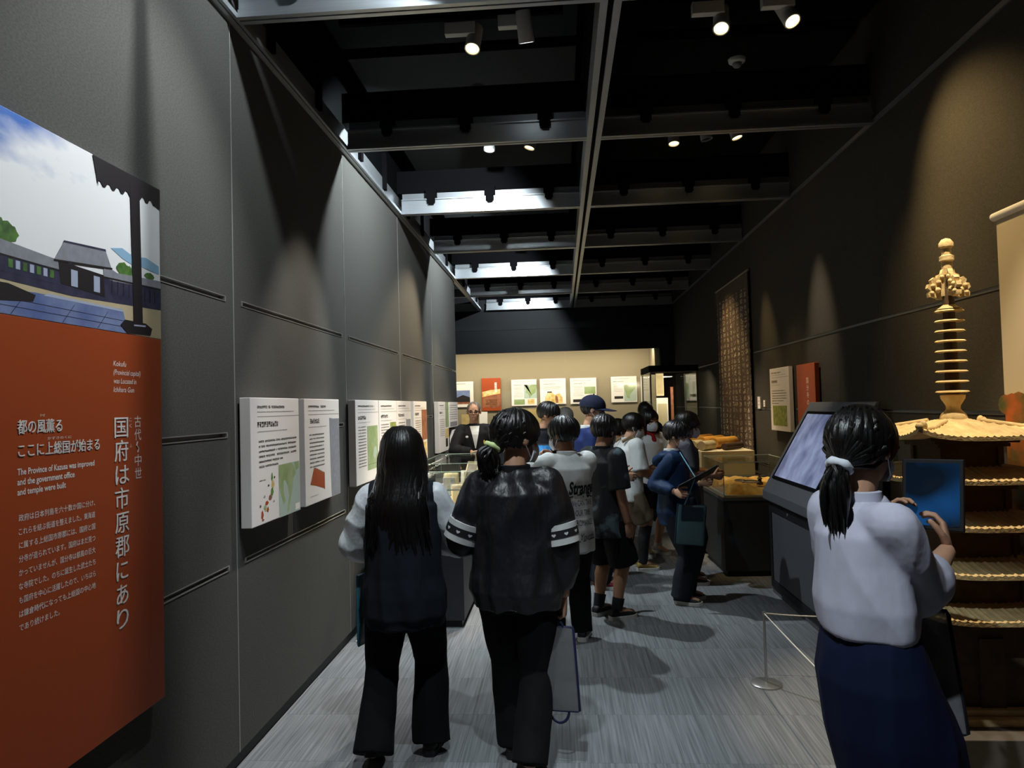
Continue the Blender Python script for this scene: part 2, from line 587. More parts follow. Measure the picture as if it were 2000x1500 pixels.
for k in range(-1, 7):
    for xa, xb in ((XL + 0.2, XC - 0.2), (XC + 0.2, XR - 0.2)):
        t = MB(); t.box(xa, xb, yk(k) + 0.5 * MOD + 0.20, yk(k) + 0.5 * MOD + 0.24, 3.98, 4.02)
        for xx in (xa + 0.2, xb - 0.2):
            t.box(xx - 0.008, xx + 0.008, yk(k) + 0.5 * MOD + 0.21, yk(k) + 0.5 * MOD + 0.23, 4.02, 4.16)
        t.build('lighting_track', M_BLACK, ceiling)

lb_ = MB(); lb_.box(XL + 0.06, XC - 0.07, 2.490, 2.510, 3.655, 3.67)  # added bar out of view, throws a vertical shadow band on the left wall
lb_.build('shadow_bar', M_BLACK, ceiling)
for xx in (XL + 0.3, XC - 0.3):
    lb_ = MB(); lb_.box(xx - 0.006, xx + 0.006, 2.494, 2.506, 3.679, 4.16)
    lb_.build('shadow_bar_rod', M_BLACK, ceiling)  # rods made up to carry the added bar

# the aluminium grid
grid = tag(empty('ceiling_grid', (0, 0, ZG)), 'aluminium ceiling grid of cross beams and rails under the black void', 'grid')


def gpart(mb, name, m, parent=None):
    o = mb.build(name, m, parent or grid)
    o.data.transform(Matrix.Translation((0, 0, -ZG)))
    return o


for k in range(-1, 8):
    y = yk(k)
    for bi, (xa, xb) in enumerate(((XL + 0.05, XC - 0.05), (XC + 0.05, XR - 0.016))):
        if bi == 0 and k == 7:
            xa = -1.36
        p = MB()
        p.box(xa, xb, y - 0.034, y - 0.006, ZG, ZG + 0.016)
        p.box(xa, xb, y + 0.006, y + 0.034, ZG, ZG + 0.016)
        p.box(xa, xb, y - 0.018, y + 0.018, ZG + 0.016, ZG + 0.045)
        p.box(xa, xb, y - 0.006, y + 0.006, ZG + 0.045, ZG + 0.135)
        p.box(xa, xb, y - 0.020, y + 0.020, ZG + 0.135, ZG + 0.145)
        bo = gpart(p, 'cross_beam', M_ALU)
        r = MB()
        r.box(xa, xb, y + 0.03, y + 0.045, ZG + 0.16, ZG + 0.21)
        gpart(r, 'tie_rail', M_ALUD)
        for t in (0.17, 0.5, 0.83):
            xx = xa + (xb - xa) * t
            q = MB()
            q.box(xx - 0.05, xx + 0.05, y - 0.03, y + 0.029, ZG + 0.146, ZG + 0.235)
            q.box(xx - 0.038, xx + 0.038, y - 0.032, y - 0.0205, ZG + 0.10, ZG + 0.15)
            q.box(xx - 0.026, xx + 0.026, y - 0.034, y - 0.0205, ZG + 0.085, ZG + 0.10)
            gpart(q, 'hanger_bracket', M_BLACK, None)
for x0, nm in ((XC, 'centre_rail'),):
    p = MB()
    p.box(x0 - 0.05, x0 - 0.014, -2.0, YEND + 0.03, ZG, ZG + 0.02)
    p.box(x0 + 0.014, x0 + 0.05, -2.0, YEND + 0.03, ZG, ZG + 0.02)
    p.box(x0 - 0.05, x0 - 0.04, -2.0, YEND + 0.03, ZG + 0.02, ZG + 0.20)
    p.box(x0 + 0.04, x0 + 0.05, -2.0, YEND + 0.03, ZG + 0.02, ZG + 0.20)
    gpart(p, nm, M_ALU)
    p = MB(); p.box(x0 - 0.039, x0 + 0.039, -2.0, YEND + 0.03, ZG + 0.022, ZG + 0.05)
    gpart(p, 'rail_groove', M_BLACK)
p = MB()
p.box(XL - 0.02, XL + 0.03, -2.0, YEND, ZG, ZG + 0.02)
p.box(XL + 0.034, XL + 0.05, -2.0, YEND, ZG + 0.004, ZG + 0.03)
p.box(XL - 0.02, XL - 0.008, -2.0, YEND, ZG + 0.02, ZG + 0.21)
gpart(p, 'side_rail', M_ALU)
for k in range(-1, 7):
    for t in (0.28, 0.72):
        q = MB()
        yv = yk(k) + MOD * t
        q.box(XL - 0.007, XL + 0.02, yv - 0.03, yv + 0.03, ZG + 0.10, ZG + 0.42)
        gpart(q, 'hanger_bracket', M_BLACK)
# cross beams carry on to the left over the side gallery
for k in (6, 7):
    p = MB(); p.box(-4.9, XL - 0.03, yk(k) - 0.034, yk(k) + 0.034, ZG, ZG + 0.016); p.box(-4.9, XL - 0.03, yk(k) - 0.006, yk(k) + 0.006, ZG + 0.016, ZG + 0.14)
    gpart(p, 'cross_beam', M_ALU)

# dark fascia over the glazed wall case at the far end, its plinth, its cloth back
fa = MB(); fa.box(-5.0, XR, YEND + 0.04, YEND + 0.14, 2.62, 3.05); fa.box(-5.0, XR, YEND + 0.05, YEND + 0.16, 3.055, 4.5)
fa.box(1.90, XR, YEND + 0.04, YEND + 0.14, 0, 2.62)
fa.box(-5.0, 1.9, YEND + 0.14, 14.6, 2.70, 2.72)
tag(fa.build('wall_front', mat('dark_slate_fascia', '#15171a', 0.75, var=0.08, scale=40)), kind='structure')
wp = MB(); wp.box(-5.0, 1.89, YEND + 0.02, 14.56, 0.0, 0.72)
tag(wp.build('trim_2', M_PLINTH), kind='structure')
bk = MB(); bk.box(-5.0, 1.9, 14.55, 14.65, 0.72, 2.70); bk.box(1.80, 1.89, YEND + 0.09, 14.55, 0.72, 2.70)
tag(bk.build('wall_front_lining', M_BEIGE), kind='structure')
gp = MB()
gp.box(-5.0, XL - 0.6, YEND + 0.05, YEND + 0.058, 0.72, 2.62)
gp.box(XL - 0.594, 0.10, YEND + 0.05, YEND + 0.058, 0.72, 2.62)
gp.box(0.106, 1.80, YEND + 0.05, YEND + 0.058, 0.72, 2.62)
tag(gp.build('window_1', M_GLASS2), kind='structure')

# ================================================================== TRACK LAMPS
M_LAMPW = mat('lamp_body_white', '#dcdad4', 0.5)
M_LAMPG = mat('lamp_body_grey', '#8f9092', 0.5)
M_LENSW = mat('lit_lens_warm', (1.0, 0.70, 0.30, 1), emit=5.0)
M_LENSC = mat('lit_lens_cool', (0.85, 0.95, 1.0, 1), emit=9.0)
M_LENSO = mat('unlit_lens', '#2b2b2c', 0.2)


def track_lamp(x, y, z, target, state, label, white=True, L=0.16, r=0.048):
    """driver box clipped to the track, a short arm, a tilted cylinder with its lens"""
    t = tag(empty('track_lamp', (x, y, 4.0)), label, 'spotlight', 'track lamps in the ceiling void')
    body = M_LAMPW if white else M_LAMPG
    b = MB(); b.box(-0.17, 0.02, -0.025, 0.025, -0.095, -0.021)
    b.build('driver_box', body, t, bevel=0.004)
    d = (Vector(target) - Vector((x, y, z))).normalized()
    lens = Vector((x, y, z)) - Vector((x, y, 4.0))
    top = lens - d * L
    a = MB(); a.tube([(0.0, 0, -0.08), (0.0, 0, -0.10), top + d * 0.05], [0.012, 0.012, 0.012], 8)
    a.build('arm', body, t, smooth=True)
    h = MB(); h.tube([top, top + d * 0.004, lens - d * 0.006, lens], [r * 0.86, r * 0.93, r, r], 20)
    ho = h.build('lamp_head', body, t, smooth=True)
    g = MB(); g.tube([lens + d * 0.001, lens + d * 0.010], [r * 0.86, r * 0.86], 20)
    g.build('lens', {'warm': M_LENSW, 'cool': M_LENSC, 'off': M_LENSO}[state], t, smooth=True)
    k = MB()
    n = 20
    ax = d.orthogonal().normalized(); ay = d.cross(ax)
    rings = []
    for rad, off in ((r * 0.88, 0.0), (r * 1.03, 0.0), (r * 1.03, 0.02), (r * 0.88, 0.02), (r * 0.88, 0.0)):
        rings.append([lens + d * off + ax * rad * math.cos(2 * PI * j / n) + ay * rad * math.sin(2 * PI * j / n) for j in range(n)])
    k.loft(rings, cap=False)
    k.build('rim', body, t, smooth=True)
    return t


def lab(side, bay, what):
    return f'{what} in the {side} bay of the {bay} ceiling module'


HEADS = [
    (-0.52, 2.93, 3.83, (-0.8, 2.4, 0.9), 'cool', 'lit cool wall-washer lamp just before the nearest cross beam'),
    (-0.55, 5.25, 3.83, (-0.75, 5.9, 0.0), 'cool', 'lit cool wall-washer lamp hidden just behind the second cross beam'),
    (-0.30, 2.50, 3.88, (-1.5, 2.36, 2.05), 'cool', 'lit spotlight above the banner wall, over the added shadow-casting bar'),
    (-0.25, 1.80, 3.83, (-0.45, 3.2, 0.9), 'cool', 'added unseen cool fill spotlight aimed at the two girls'),
    (-0.30, 0.60, 3.83, (0.5, 1.9, 0.9), 'cool', 'lit cool track spotlight out of sight above the left banner'),
    (-0.55, 6.10, 3.83, (-0.75, 5.6, 0.0), 'cool', 'brightest cool white track spotlight, over the long wall of white panels'),
    (-0.20, 6.10, 3.83, (-1.1, 5.9, 0.8), 'warm', 'tilted track spotlight right of the brightest cool lamp'),
    (-0.50, 9.55, 3.80, (-0.75, 9.4, 0.0), 'cool', 'cool track spotlight lost behind the fourth and fifth cross beams on the left'),
    (-0.45, 12.85, 3.80, (-0.6, 12.7, 0.0), 'cool', 'farthest cool track spotlight beside the dark fascia'),
    (-0.48, 4.35, 3.83, (-0.7, 3.6, 2.0), 'warm', 'warm lit spotlight with white driver box, nearest on the left of the centre rail'),
    (-0.145, 4.30, 3.83, (-0.05, 4.75, 2.9), 'cool', 'tilted spotlight with white driver box just left of the centre rail, nearest module'),
    (-0.546, 7.88, 3.80, (-0.9, 7.0, 1.5), 'warm', 'left one of two small warm spotlights under the bright third beam'),
    (-0.333, 7.86, 3.80, (-0.5, 6.9, 1.5), 'warm', 'right one of two small warm spotlights under the bright third beam'),
    (1.50, 2.80, 3.84, (1.74, 3.30, 1.3), 'warm', 'lit warm spotlight out of the frame above the clay stupa'),
    (1.02, 4.29, 3.83, (0.7, 3.2, 1.6), 'warm', 'glowing warm spotlight nearest right of the centre rail, left one of the pair'),
    (1.42, 4.26, 3.83, (1.9, 3.2, 1.9), 'warm', 'glowing warm spotlight nearest the right wall, right one of the front pair'),
    (1.03, 6.15, 3.82, (1.0, 5.6, 1.0), 'warm', 'lit warm spotlight, leftmost of three in the second module on the right'),
    (1.29, 6.08, 3.82, (1.6, 6.0, 2.0), 'off', 'grey tilted spotlight, middle of three in the second module on the right'),
    (1.54, 6.08, 3.82, (2.0, 5.95, 2.05), 'warm', 'grey upright spotlight, rightmost of three in the second module on the right'),
    (1.03, 7.83, 3.80, (0.9, 6.8, 1.5), 'warm', 'small lit spotlight, leftmost of three in the third module on the right'),
    (1.27, 7.83, 3.80, (1.4, 7.3, 1.5), 'off', 'small unlit spotlight, middle of three in the third module on the right'),
    (1.51, 7.83, 3.80, (2.0, 7.55, 2.05), 'warm', 'small tilted spotlight, rightmost of three in the third module on the right'),
    (1.00, 9.55, 3.80, (1.3, 8.9, 1.5), 'warm', 'tiny warm spotlight in the fourth module on the right'),
    (1.45, 11.3, 3.80, (1.6, 10.6, 1.5), 'off', 'tiny dark spotlight in the fifth module on the right'),
]
for x, y, z, t, st, lb in HEADS:
    track_lamp(x, y, z, t, st, lb, white=(y < 5))
sd = tag(empty('smoke_detector', (1.396, 5.42, 4.16)), 'round white smoke detector on the black ceiling behind the front pair of lamps', 'detector')
m_ = MB(); m_.lathe([(0.0, -0.03), (0.045, -0.03), (0.06, -0.022), (0.065, 0.0), (0.0, 0.0)], n=28)
m_.build('base', M_LAMPW, sd, smooth=True)
m_ = MB(); m_.lathe([(0.0, -0.062), (0.024, -0.06), (0.034, -0.046), (0.034, -0.031), (0.0, -0.031)], n=28)
m_.build('sensor_cap', M_LAMPG, sd, smooth=True)

# ================================================================== BANNER AND BOARDS ON THE LEFT WALL
LW = on_left(XL)
M_SKY = bpy.data.materials.new('printed_sky')
M_SKY.use_nodes = True
nt = M_SKY.node_tree
pb = nt.nodes['Principled BSDF']; pb.inputs['Roughness'].default_value = 0.5
tc = nt.nodes.new('ShaderNodeTexCoord'); mp = nt.nodes.new('ShaderNodeMapping'); mp.inputs['Scale'].default_value = (1, 2.2, 5.0)
ns = nt.nodes.new('ShaderNodeTexNoise'); ns.inputs['Scale'].default_value = 1.6; ns.inputs['Detail'].default_value = 5
sx = nt.nodes.new('ShaderNodeSeparateXYZ')
g1 = nt.nodes.new('ShaderNodeMath'); g1.operation = 'MULTIPLY_ADD'; g1.inputs[1].default_value = 2.2; g1.inputs[2].default_value = -3.663
g2 = nt.nodes.new('ShaderNodeMath'); g2.operation = 'MULTIPLY_ADD'; g2.inputs[1].default_value = -0.9; g2.inputs[2].default_value = 0.013
g3 = nt.nodes.new('ShaderNodeMath'); g3.operation = 'ADD'
g4 = nt.nodes.new('ShaderNodeMath'); g4.operation = 'ADD'
cr = nt.nodes.new('ShaderNodeValToRGB')
cr.color_ramp.elements[0].position, cr.color_ramp.elements[1].position = 0.66, 1.0
cr.color_ramp.elements[0].color = lin('#f3f3f3'); cr.color_ramp.elements[1].color = lin('#3f6fc0')
nt.links.new(tc.outputs['Object'], mp.inputs[0]); nt.links.new(mp.outputs[0], ns.inputs['Vector'])
nt.links.new(tc.outputs['Object'], sx.inputs[0]); nt.links.new(sx.outputs['Z'], g1.inputs[0]); nt.links.new(sx.outputs['Y'], g2.inputs[0])
nt.links.new(g1.outputs[0], g3.inputs[0]); nt.links.new(g2.outputs[0], g3.inputs[1])
nt.links.new(g3.outputs[0], g4.inputs[0]); nt.links.new(ns.outputs['Fac'], g4.inputs[1])
nt.links.new(g4.outputs[0], cr.inputs[0]); nt.links.new(cr.outputs[0], pb.inputs['Base Color'])
P_ROOF = mat('printed_roof_tiles', '#8a8c93', 0.6, var=0.1, scale=40)
P_DARK = mat('printed_dark_timber', '#1d1618', 0.6)
P_NAVY = mat('printed_shaded_wall', '#26263e', 0.6, col2='#39374e', scale=25)
P_SAND = mat('printed_sand', '#c0b08c', 0.6, var=0.06, scale=12)
P_BLUE = mat('printed_blue_paving', '#5a6a9c', 0.6, col2='#7c8ab0', scale=10)
P_TREE = mat('printed_tree', '#3d5a2c', 0.6, col2='#5f8a3c', scale=30)
P_PALE = mat('printed_pale_curtain', '#a9b2c8', 0.6)
P_BROWN = mat('printed_red_earth', '#7c4a35', 0.7, col2='#a66a45', scale=14)
P_OCHRE = mat('printed_ochre_figures', '#c39a3c', 0.7, col2='#e3cf9a', scale=16)

BNP = Vector((XL, 1.93, 0.585)); bn = tag(empty('tall_banner', BNP), 'tall vermilion board with a shrine photograph on top and white Japanese lettering, far left wall', 'banner')
b = MB(); rect(b, LW, 1.34, 2.53, 0.585, 1.878, 0.006, 0.045)
b.build('board', M_RED, bn, bevel=0.002)
b = MB(); rect(b, LW, 1.34, 2.53, 1.8785, 2.432, 0.006, 0.045)
b.build('photo_panel', M_SKY, bn, bevel=0.002)
ph = MB()
D = 0.0455


def poly(pts, m, d):
    ph.prism(pts, LW, d - 0.0006, d, m)


B_E = 2.5295
poly([(1.3405, 1.98), (1.774, 1.975), (B_E, 1.99), (B_E, 1.8795), (1.3405, 1.8795)], 3, D + .0002)
poly([(1.3405, 1.955), (1.774, 1.945), (1.90, 1.952), (2.30, 1.958), (2.33, 1.8795), (1.3405, 1.8795)], 4, D + .0005)
poly([(1.5, 2.008), (2.073, 2.005), (B_E, 2.028), (B_E, 1.985), (2.05, 1.965), (1.5, 1.975)], 2, D + .0008)
poly([(1.5, 2.075), (1.774, 2.075), (1.99, 2.062), (2.0, 2.035), (1.774, 2.035), (1.5, 2.045)], 0, D + .0011)
poly([(1.5, 2.046), (1.774, 2.036), (2.0, 2.034), (2.0, 1.99), (1.774, 1.99), (1.5, 1.99)], 2, D + .0010)
poly([(2.2, 2.092), (2.27, 2.075), (B_E, 2.092), (B_E, 2.062), (2.25, 2.044), (2.2, 2.05)], 0, D + .0011)
poly([(2.2, 2.05), (B_E, 2.062), (B_E, 2.02), (2.2, 2.0)], 2, D + .0010)
poly([(1.99, 2.062), (2.20, 2.055), (2.205, 1.985), (2.0, 1.995)], 1, D + .0012)
poly([(1.975, 2.062), (2.016, 2.122), (2.21, 2.137), (2.24, 2.085), (2.215, 2.078), (2.0, 2.058)], 0, D + .0015)
for a, b_ in ((2.045, 2.075), (2.15, 2.18)):
    poly([(a, 2.045), (b_, 2.045), (b_, 1.995), (a, 1.995)], 6, D + .0015)
for i in range(7):
    a = 1.80 + i * 0.026
    poly([(a, 2.028), (a + .016, 2.028), (a + .016, 2.005), (a, 2.005)], 6 if i % 2 else 5, D + .0014)
poly([(1.60, 1.955), (1.80, 1.962), (1.90, 1.945), (1.89, 1.925), (1.70, 1.905), (1.60, 1.91)], 1, D + .0010)
# blue break in the cloud at the right, round tree crowns, stone joints, ridge and eave lines
def crown(cu, cv, ru, rv, m, d, n=18):
    poly([(cu + ru * math.cos(2 * PI * i / n) * (1 + .12 * math.sin(i * 5.1)), cv + rv * math.sin(2 * PI * i / n) * (1 + .15 * math.sin(i * 3.7))) for i in range(n)], m, d)


for ci, (cu, cv, ru, rv) in enumerate(((1.74, 2.11, .055, .03), (1.79, 2.098, .05, .028), (2.305, 2.095, .035, .022), (2.335, 2.09, .03, .02), (2.46, 2.098, .03, .012))):
    crown(cu, cv, ru, rv, 5, D + .00055 + .0001 * ci)
poly([(2.24, 2.152), (2.30, 2.165), (2.36, 2.150), (2.44, 2.160), (2.52, 2.145), (2.52, 2.115), (2.42, 2.122), (2.36, 2.118), (2.30, 2.130)], 7, D + .0004)
poly([(2.012, 2.1195), (2.213, 2.134), (2.210, 2.141), (2.016, 2.126)], 2, D + .0017)
poly([(1.972, 2.062), (2.245, 2.087), (2.243, 2.081), (1.972, 2.056)], 1, D + .0018)
poly([(1.5, 2.047), (1.774, 2.037), (2.0, 2.034), (2.0, 2.029), (1.774, 2.032), (1.5, 2.042)], 1, D + .0013)
poly([(2.2, 2.052), (B_E, 2.064), (B_E, 2.058), (2.2, 2.046)], 1, D + .0013)
for i in range(9):
    a = 2.24 + i * .031
    poly([(a, 2.046), (a + .004, 2.047), (a + .004, 2.004), (a, 2.002)], 1, D + .0013)
poly([(1.95, 1.957), (2.30, 1.957), (2.302, 1.950), (1.93, 1.948)], 6, D + .0008)
for a in (1.66, 1.86, 2.06, 2.22):
    poly([(a, 1.94), (a + .002, 1.94), (a - .05, 1.881), (a - .053, 1.881)], 2, D + .0007)
for zz in (1.925, 1.905):
    poly([(1.3405, zz), (2.31, zz - .004), (2.31, zz - .006), (1.3405, zz - .002)], 2, D + .0007)
poly([(2.36, 1.914), (2.43, 1.918), (2.428, 1.912), (2.36, 1.909)], 6, D + .0024)
# near pillar with its stone and the eave with rafter ends
poly([(2.345, 2.40), (2.40, 2.40), (2.413, 1.915), (2.36, 1.915)], 1, D + .0022)
poly([(2.285, 1.905), (2.31, 1.925), (2.43, 1.925), (2.47, 1.91), (2.46, 1.885), (2.32, 1.882)], 1, D + .0020)
ev = [(2.15, 2.430), (B_E, 2.431), (B_E, 2.355)]
xs = [2.50 - i * 0.024 for i in range(14)]
for i, u in enumerate(xs):
    z = 2.362 - 0.02 * (i / 13.0) + (0.014 if i % 2 else 0.0)
    ev += [(u, z), (u - 0.012, z)]
ev += [(2.175, 2.338)]
poly(ev, 1, D + .0018)
tag(ph.build('photo_print', [P_ROOF, P_DARK, P_NAVY, P_SAND, P_BLUE, P_TREE, P_PALE, mat('printed_blue_sky', '#8fb6d0', 0.5)], bn), kind='stuff')
tx = MB()
dT = 0.0458
letter(tx, '都の風薫る', LW, 1.829, 1.562, 0.042, dT, 0.172, twice=0.0012)
letter(tx, 'ここに上総国が始まる', LW, 1.831, 1.499, 0.040, dT, 0.340, twice=0.0012)
letter(tx, 'かぜ', LW, 1.914, 1.606, 0.009, dT, 0.02)
letter(tx, 'かずさのくに', LW, 1.943, 1.540, 0.009, dT, 0.10)
letter(tx, 'The Province of Kazusa was improved', LW, 1.829, 1.450, 0.0245, dT, 0.318, bold=0.0004)
letter(tx, 'and the government office', LW, 1.829, 1.423, 0.0245, dT, 0.226, bold=0.0004)
letter(tx, 'and temple were built', LW, 1.829, 1.396, 0.0245, dT, 0.188, bold=0.0004)
rows = ['政府は日本列島を六十数か国に分け、', 'これらを結ぶ街道を整えました。東海道', 'に属する上総国市原郡には、国府と国',
        '分寺が造られています。国府はまだ見つ', 'かっていませんが、国分寺は都風の巨大', 'な寺院でした。のちに誕生した武士たち',
        'も国府を中心に活躍したので、いちはら', 'は鎌倉時代になっても上総国の中心地', 'であり続けました。']
for i, s in enumerate(rows):
    letter(tx, s, LW, 1.833, 1.327 - i * 0.0364, 0.0205, dT, 0.315 if i < 8 else 0.155)
for i, ch in enumerate('国府は市原郡にあり'):
    letter(tx, ch, LW, 2.247 + (0.003 if ch in 'はにあり' else 0), 1.535 - i * 0.0783, 0.076, dT, 0.073 if ch not in 'にあり' else 0.062, twice=0.0012)
for i, ch in enumerate('古代'):
    letter(tx, ch, LW, 2.359, 1.565 - i * 0.045, 0.043, dT, 0.039)
tx.tube([LW(2.376, 1.512, dT), LW(2.370, 1.500, dT), LW(2.382, 1.488, dT), LW(2.376, 1.476, dT)], 0.0022, 6)
for i, ch in enumerate('中世'):
    letter(tx, ch, LW, 2.359, 1.432 - i * 0.045, 0.043, dT, 0.039)
for ch, z in (('こ', 1.583), ('く', 1.562), ('ふ', 1.495)):
    letter(tx, ch, LW, 2.330, z, 0.015, dT, 0.014)
for i, (s, w) in enumerate((('Kokufu', 0.068), ('(Provincial capital)', 0.150), ('was Located in', 0.125), ('Ichihara Gun', 0.112))):
    letter(tx, s, LW, 2.246, 1.766 - i * 0.0285, 0.025, dT, w, shear=0.2)
tag(tx.build('lettering', M_WHITE, bn), kind='stuff')
for _o in bn.children:
    _o.data.transform(Matrix.Translation(-BNP))


def board(label, fn, u0, u1, v0, v1, th=0.05, red=False, group=None, flip=1, style=None, name='text_panel', pic=None, rows=(0, 0), seed=1, cream=False):
    """foam board with head line, title, body text and printed pictures; (a, b) below run 0..1 across in reading direction and down"""
    t = tag(empty(name, fn((u0 + u1) / 2, v0, 0.0)), label, 'panel', group)
    inv = Matrix.Translation(-Vector(fn((u0 + u1) / 2, v0, 0.0)))
    W, H = u1 - u0, v1 - v0

    def F(a, b, d):
        uu = u0 + W * a if flip > 0 else u1 - W * a
        return fn(uu, v1 - H * b, d)

    def fin(mb, nm, m):
        o = mb.build(nm, m, t)
        o.data.transform(inv)
        return o
    q = MB(); rect(q, fn, u0, u1, v0, v1, 0.012, th)
    o = fin(q, 'board', M_RED if red else M_PAPER)
    bv = o.modifiers.new('bevel', 'BEVEL'); bv.width = 0.003; bv.segments = 2
    q = MB(); rect(q, fn, u0 + W * .3, u0 + W * .7, v0 + H * .45, v0 + H * .55, -0.005, 0.012)
    fin(q, 'hanger', M_BLACK)
    rnd = random.Random(seed)
    d = th + 0.0006
    tx = MB()

    def R(a0, a1, b0, b1, m, dd=d):
        tx.add([F(a0, b1, dd), F(a1, b1, dd), F(a1, b0, dd), F(a0, b0, dd)], [(0, 1, 2, 3)], m)

    def line(a0, a1, b, h, m):
        a = a0
        while a < a1 - h * 0.4 * H / W:
            w = h * H / W * rnd.uniform(0.6, 1.0)
            if rnd.random() > 0.06:
                # the rough strokes of one character, too small to read
                b2, s_ = min(a + w, a1), h * .17
                bars = [(a, b2, q_, q_ + s_) for q_ in rnd.sample((0.0, .22 * h, .42 * h, .62 * h, .80 * h), 3 if h > .012 else 2)]
                sx_ = s_ * H / W
                bars += [(q_, q_ + sx_, 0, h * rnd.uniform(.8, 1)) for q_ in rnd.sample((a, (a + b2) / 2 - sx_ / 2, b2 - sx_), 2)]
                for x0_, x1_, y0_, y1_ in bars:
                    tx.add([F(x0_, b - y0_, d), F(x1_, b - y0_, d), F(x1_, b - y1_, d), F(x0_, b - y1_, d)], [(0, 1, 2, 3)], m)
            a += w + h * 0.2 * H / W
    if style:
        style(R, line, F, tx, d)
    if tx.v:
        tag(fin(tx, 'print', [M_INK, M_INKL, M_WHITE, M_MAPG, M_SEA, M_LEAF, P_BROWN, P_OCHRE, P_BLUE, M_RED, P_DARK, P_ROOF, P_TREE]), kind='stuff')
    return t, F, fin


def heading(line, R, a0=.10, a1=.95, n=0.55, t=0.5):
    line(a0, a0 + n, .085, .022, 0)
    line(a0, a0 + .75, .118, .010, 1)
    R(a0, 1.0, .148, .153, 1)
    line(a0, a0 + t, .235, .045, 0)
    line(a0, a0 + t * 1.5, .275, .010, 1)


def blob(tx, F, d, pts, m):
    tx.add([F(a, b, d) for a, b in pts], [tuple(range(len(pts)))], m)


def st_p1(R, line, F, tx, d):
    heading(line, R, .12, .95, .55, .40)
    for i, w in enumerate((.93, .92, .92, .92, .62, .52)):
        line(.14, w, .355 + i * .04, .017, 0)
    R(.52, 1.0, .56, 1.0, 4, d)
    d2 = d + .0004
    blob(tx, F, d2, [(.52, .565), (.80, .56), (.86, .60), (.90, .66), (.84, .70), (.82, .78), (.78, .86), (.73, .96), (.70, .985), (.70, .93), (.74, .84), (.72, .76), (.66, .70), (.62, .70), (.62, .80), (.66, .88), (.62, .90), (.55, .80), (.52, .72)], 3)
    blob(tx, F, d2, [(.86, .565), (.97, .56), (.98, .62), (.90, .64)], 3)
    for (a, b, da, db, m) in ((.37, .62, .03, .06, 12), (.38, .68, .05, .06, 7), (.36, .74, .05, .06, 12), (.32, .79, .06, .04, 6), (.25, .83, .06, .03, 9), (.22, .86, .05, .03, 3), (.28, .88, .03, .04, 9), (.17, .90, .04, .06, 9), (.24, .885, .05, .02, 7), (.14, .845, .03, .018, 0), (.42, .645, .03, .016, 0), (.30, .70, .03, .016, 0), (.22, .78, .03, .016, 1), (.40, .84, .03, .014, 1), (.18, .96, .04, .014, 9)):
        blob(tx, F, d2, [(a, b), (a + da * .6, b - db * .2), (a + da, b + db * .5), (a + da * .5, b + db), (a - da * .2, b + db * .7)], m)
    R(.88, .98, .93, .985, 2, d2)
    line(.14, .26, .66, .010, 0)


def st_p2(R, line, F, tx, d):
    heading(line, R, .10, .95, .5, .33)
    for i in range(9):
        line(.12, .52, .35 + i * .038, .014, 0)
    blob(tx, F, d, [(.22, .66), (.26, .66), (.52, .73), (.52, .90), (.48, .88), (.38, .85), (.12, .81)], 6)
    blob(tx, F, d + .0003, [(.24, .67), (.50, .735), (.505, .885), (.14, .805)], 9)
    blob(tx, F, d, [(.68, .19), (.80, .20), (.99, .20), (1.0, .99), (.72, .99), (.70, .70), (.69, .40)], 11)
    line(.12, .34, .93, .010, 1)


def st_p3(R, line, F, tx, d):
    heading(line, R, .10, .95, .7, .33)
    for i in range(14):
        line(.10, .42, .33 + i * .036, .014, 0)
    R(.46, .94, .32, .86, 3)
    blob(tx, F, d + .0003, [(.75, .60), (.85, .58), (.90, .66), (.80, .74), (.72, .70)], 4)
    R(.48, .92, .79, .795, 12, d + .0003)


def st_p4(R, line, F, tx, d):
    heading(line, R, .10, .95, .6, .4)
    for i in range(14):
        line(.10, .55, .33 + i * .036, .014, 0)
    R(.60, .96, .30, .55, 5)
    R(.62, .96, .60, .85, 3)


def st_p5(R, line, F, tx, d):
    heading(line, R, .10, .95, .5, .4)
    for i in range(12):
        line(.10, .55, .33 + i * .04, .014, 0)
    R(.62, .96, .28, .52, 11)
    R(.10, .96, .80, .95, 12)


def st_p6(R, line, F, tx, d):
    heading(line, R, .10, .60, .4, .3)
    for i in range(14):
        line(.10, .52, .33 + i * .036, .014, 0)
    R(.58, 1.0, .14, .66, 6)
    R(.58, .95, .70, .92, 7)


def st_p7(R, line, F, tx, d):
    heading(line, R, .10, .6, .4, .3)
    R(.66, 1.0, .0, .52, 3)
    for i in range(9):
        line(.10, .58, .36 + i * .04, .016, 1)
    R(.62, .98, .55, .74, 7)
    R(.64, .86, .75, .92, 10)


def st_p8(R, line, F, tx, d):
    for i in range(7):
        line(.10, .9, .14 + i * .09, .03, 1)
    R(.1, .9, .78, .96, 11)


def st_low(R, line, F, tx, d):
    for i in range(5):
        line(.10, .8, .15 + i * .1, .03, 1)


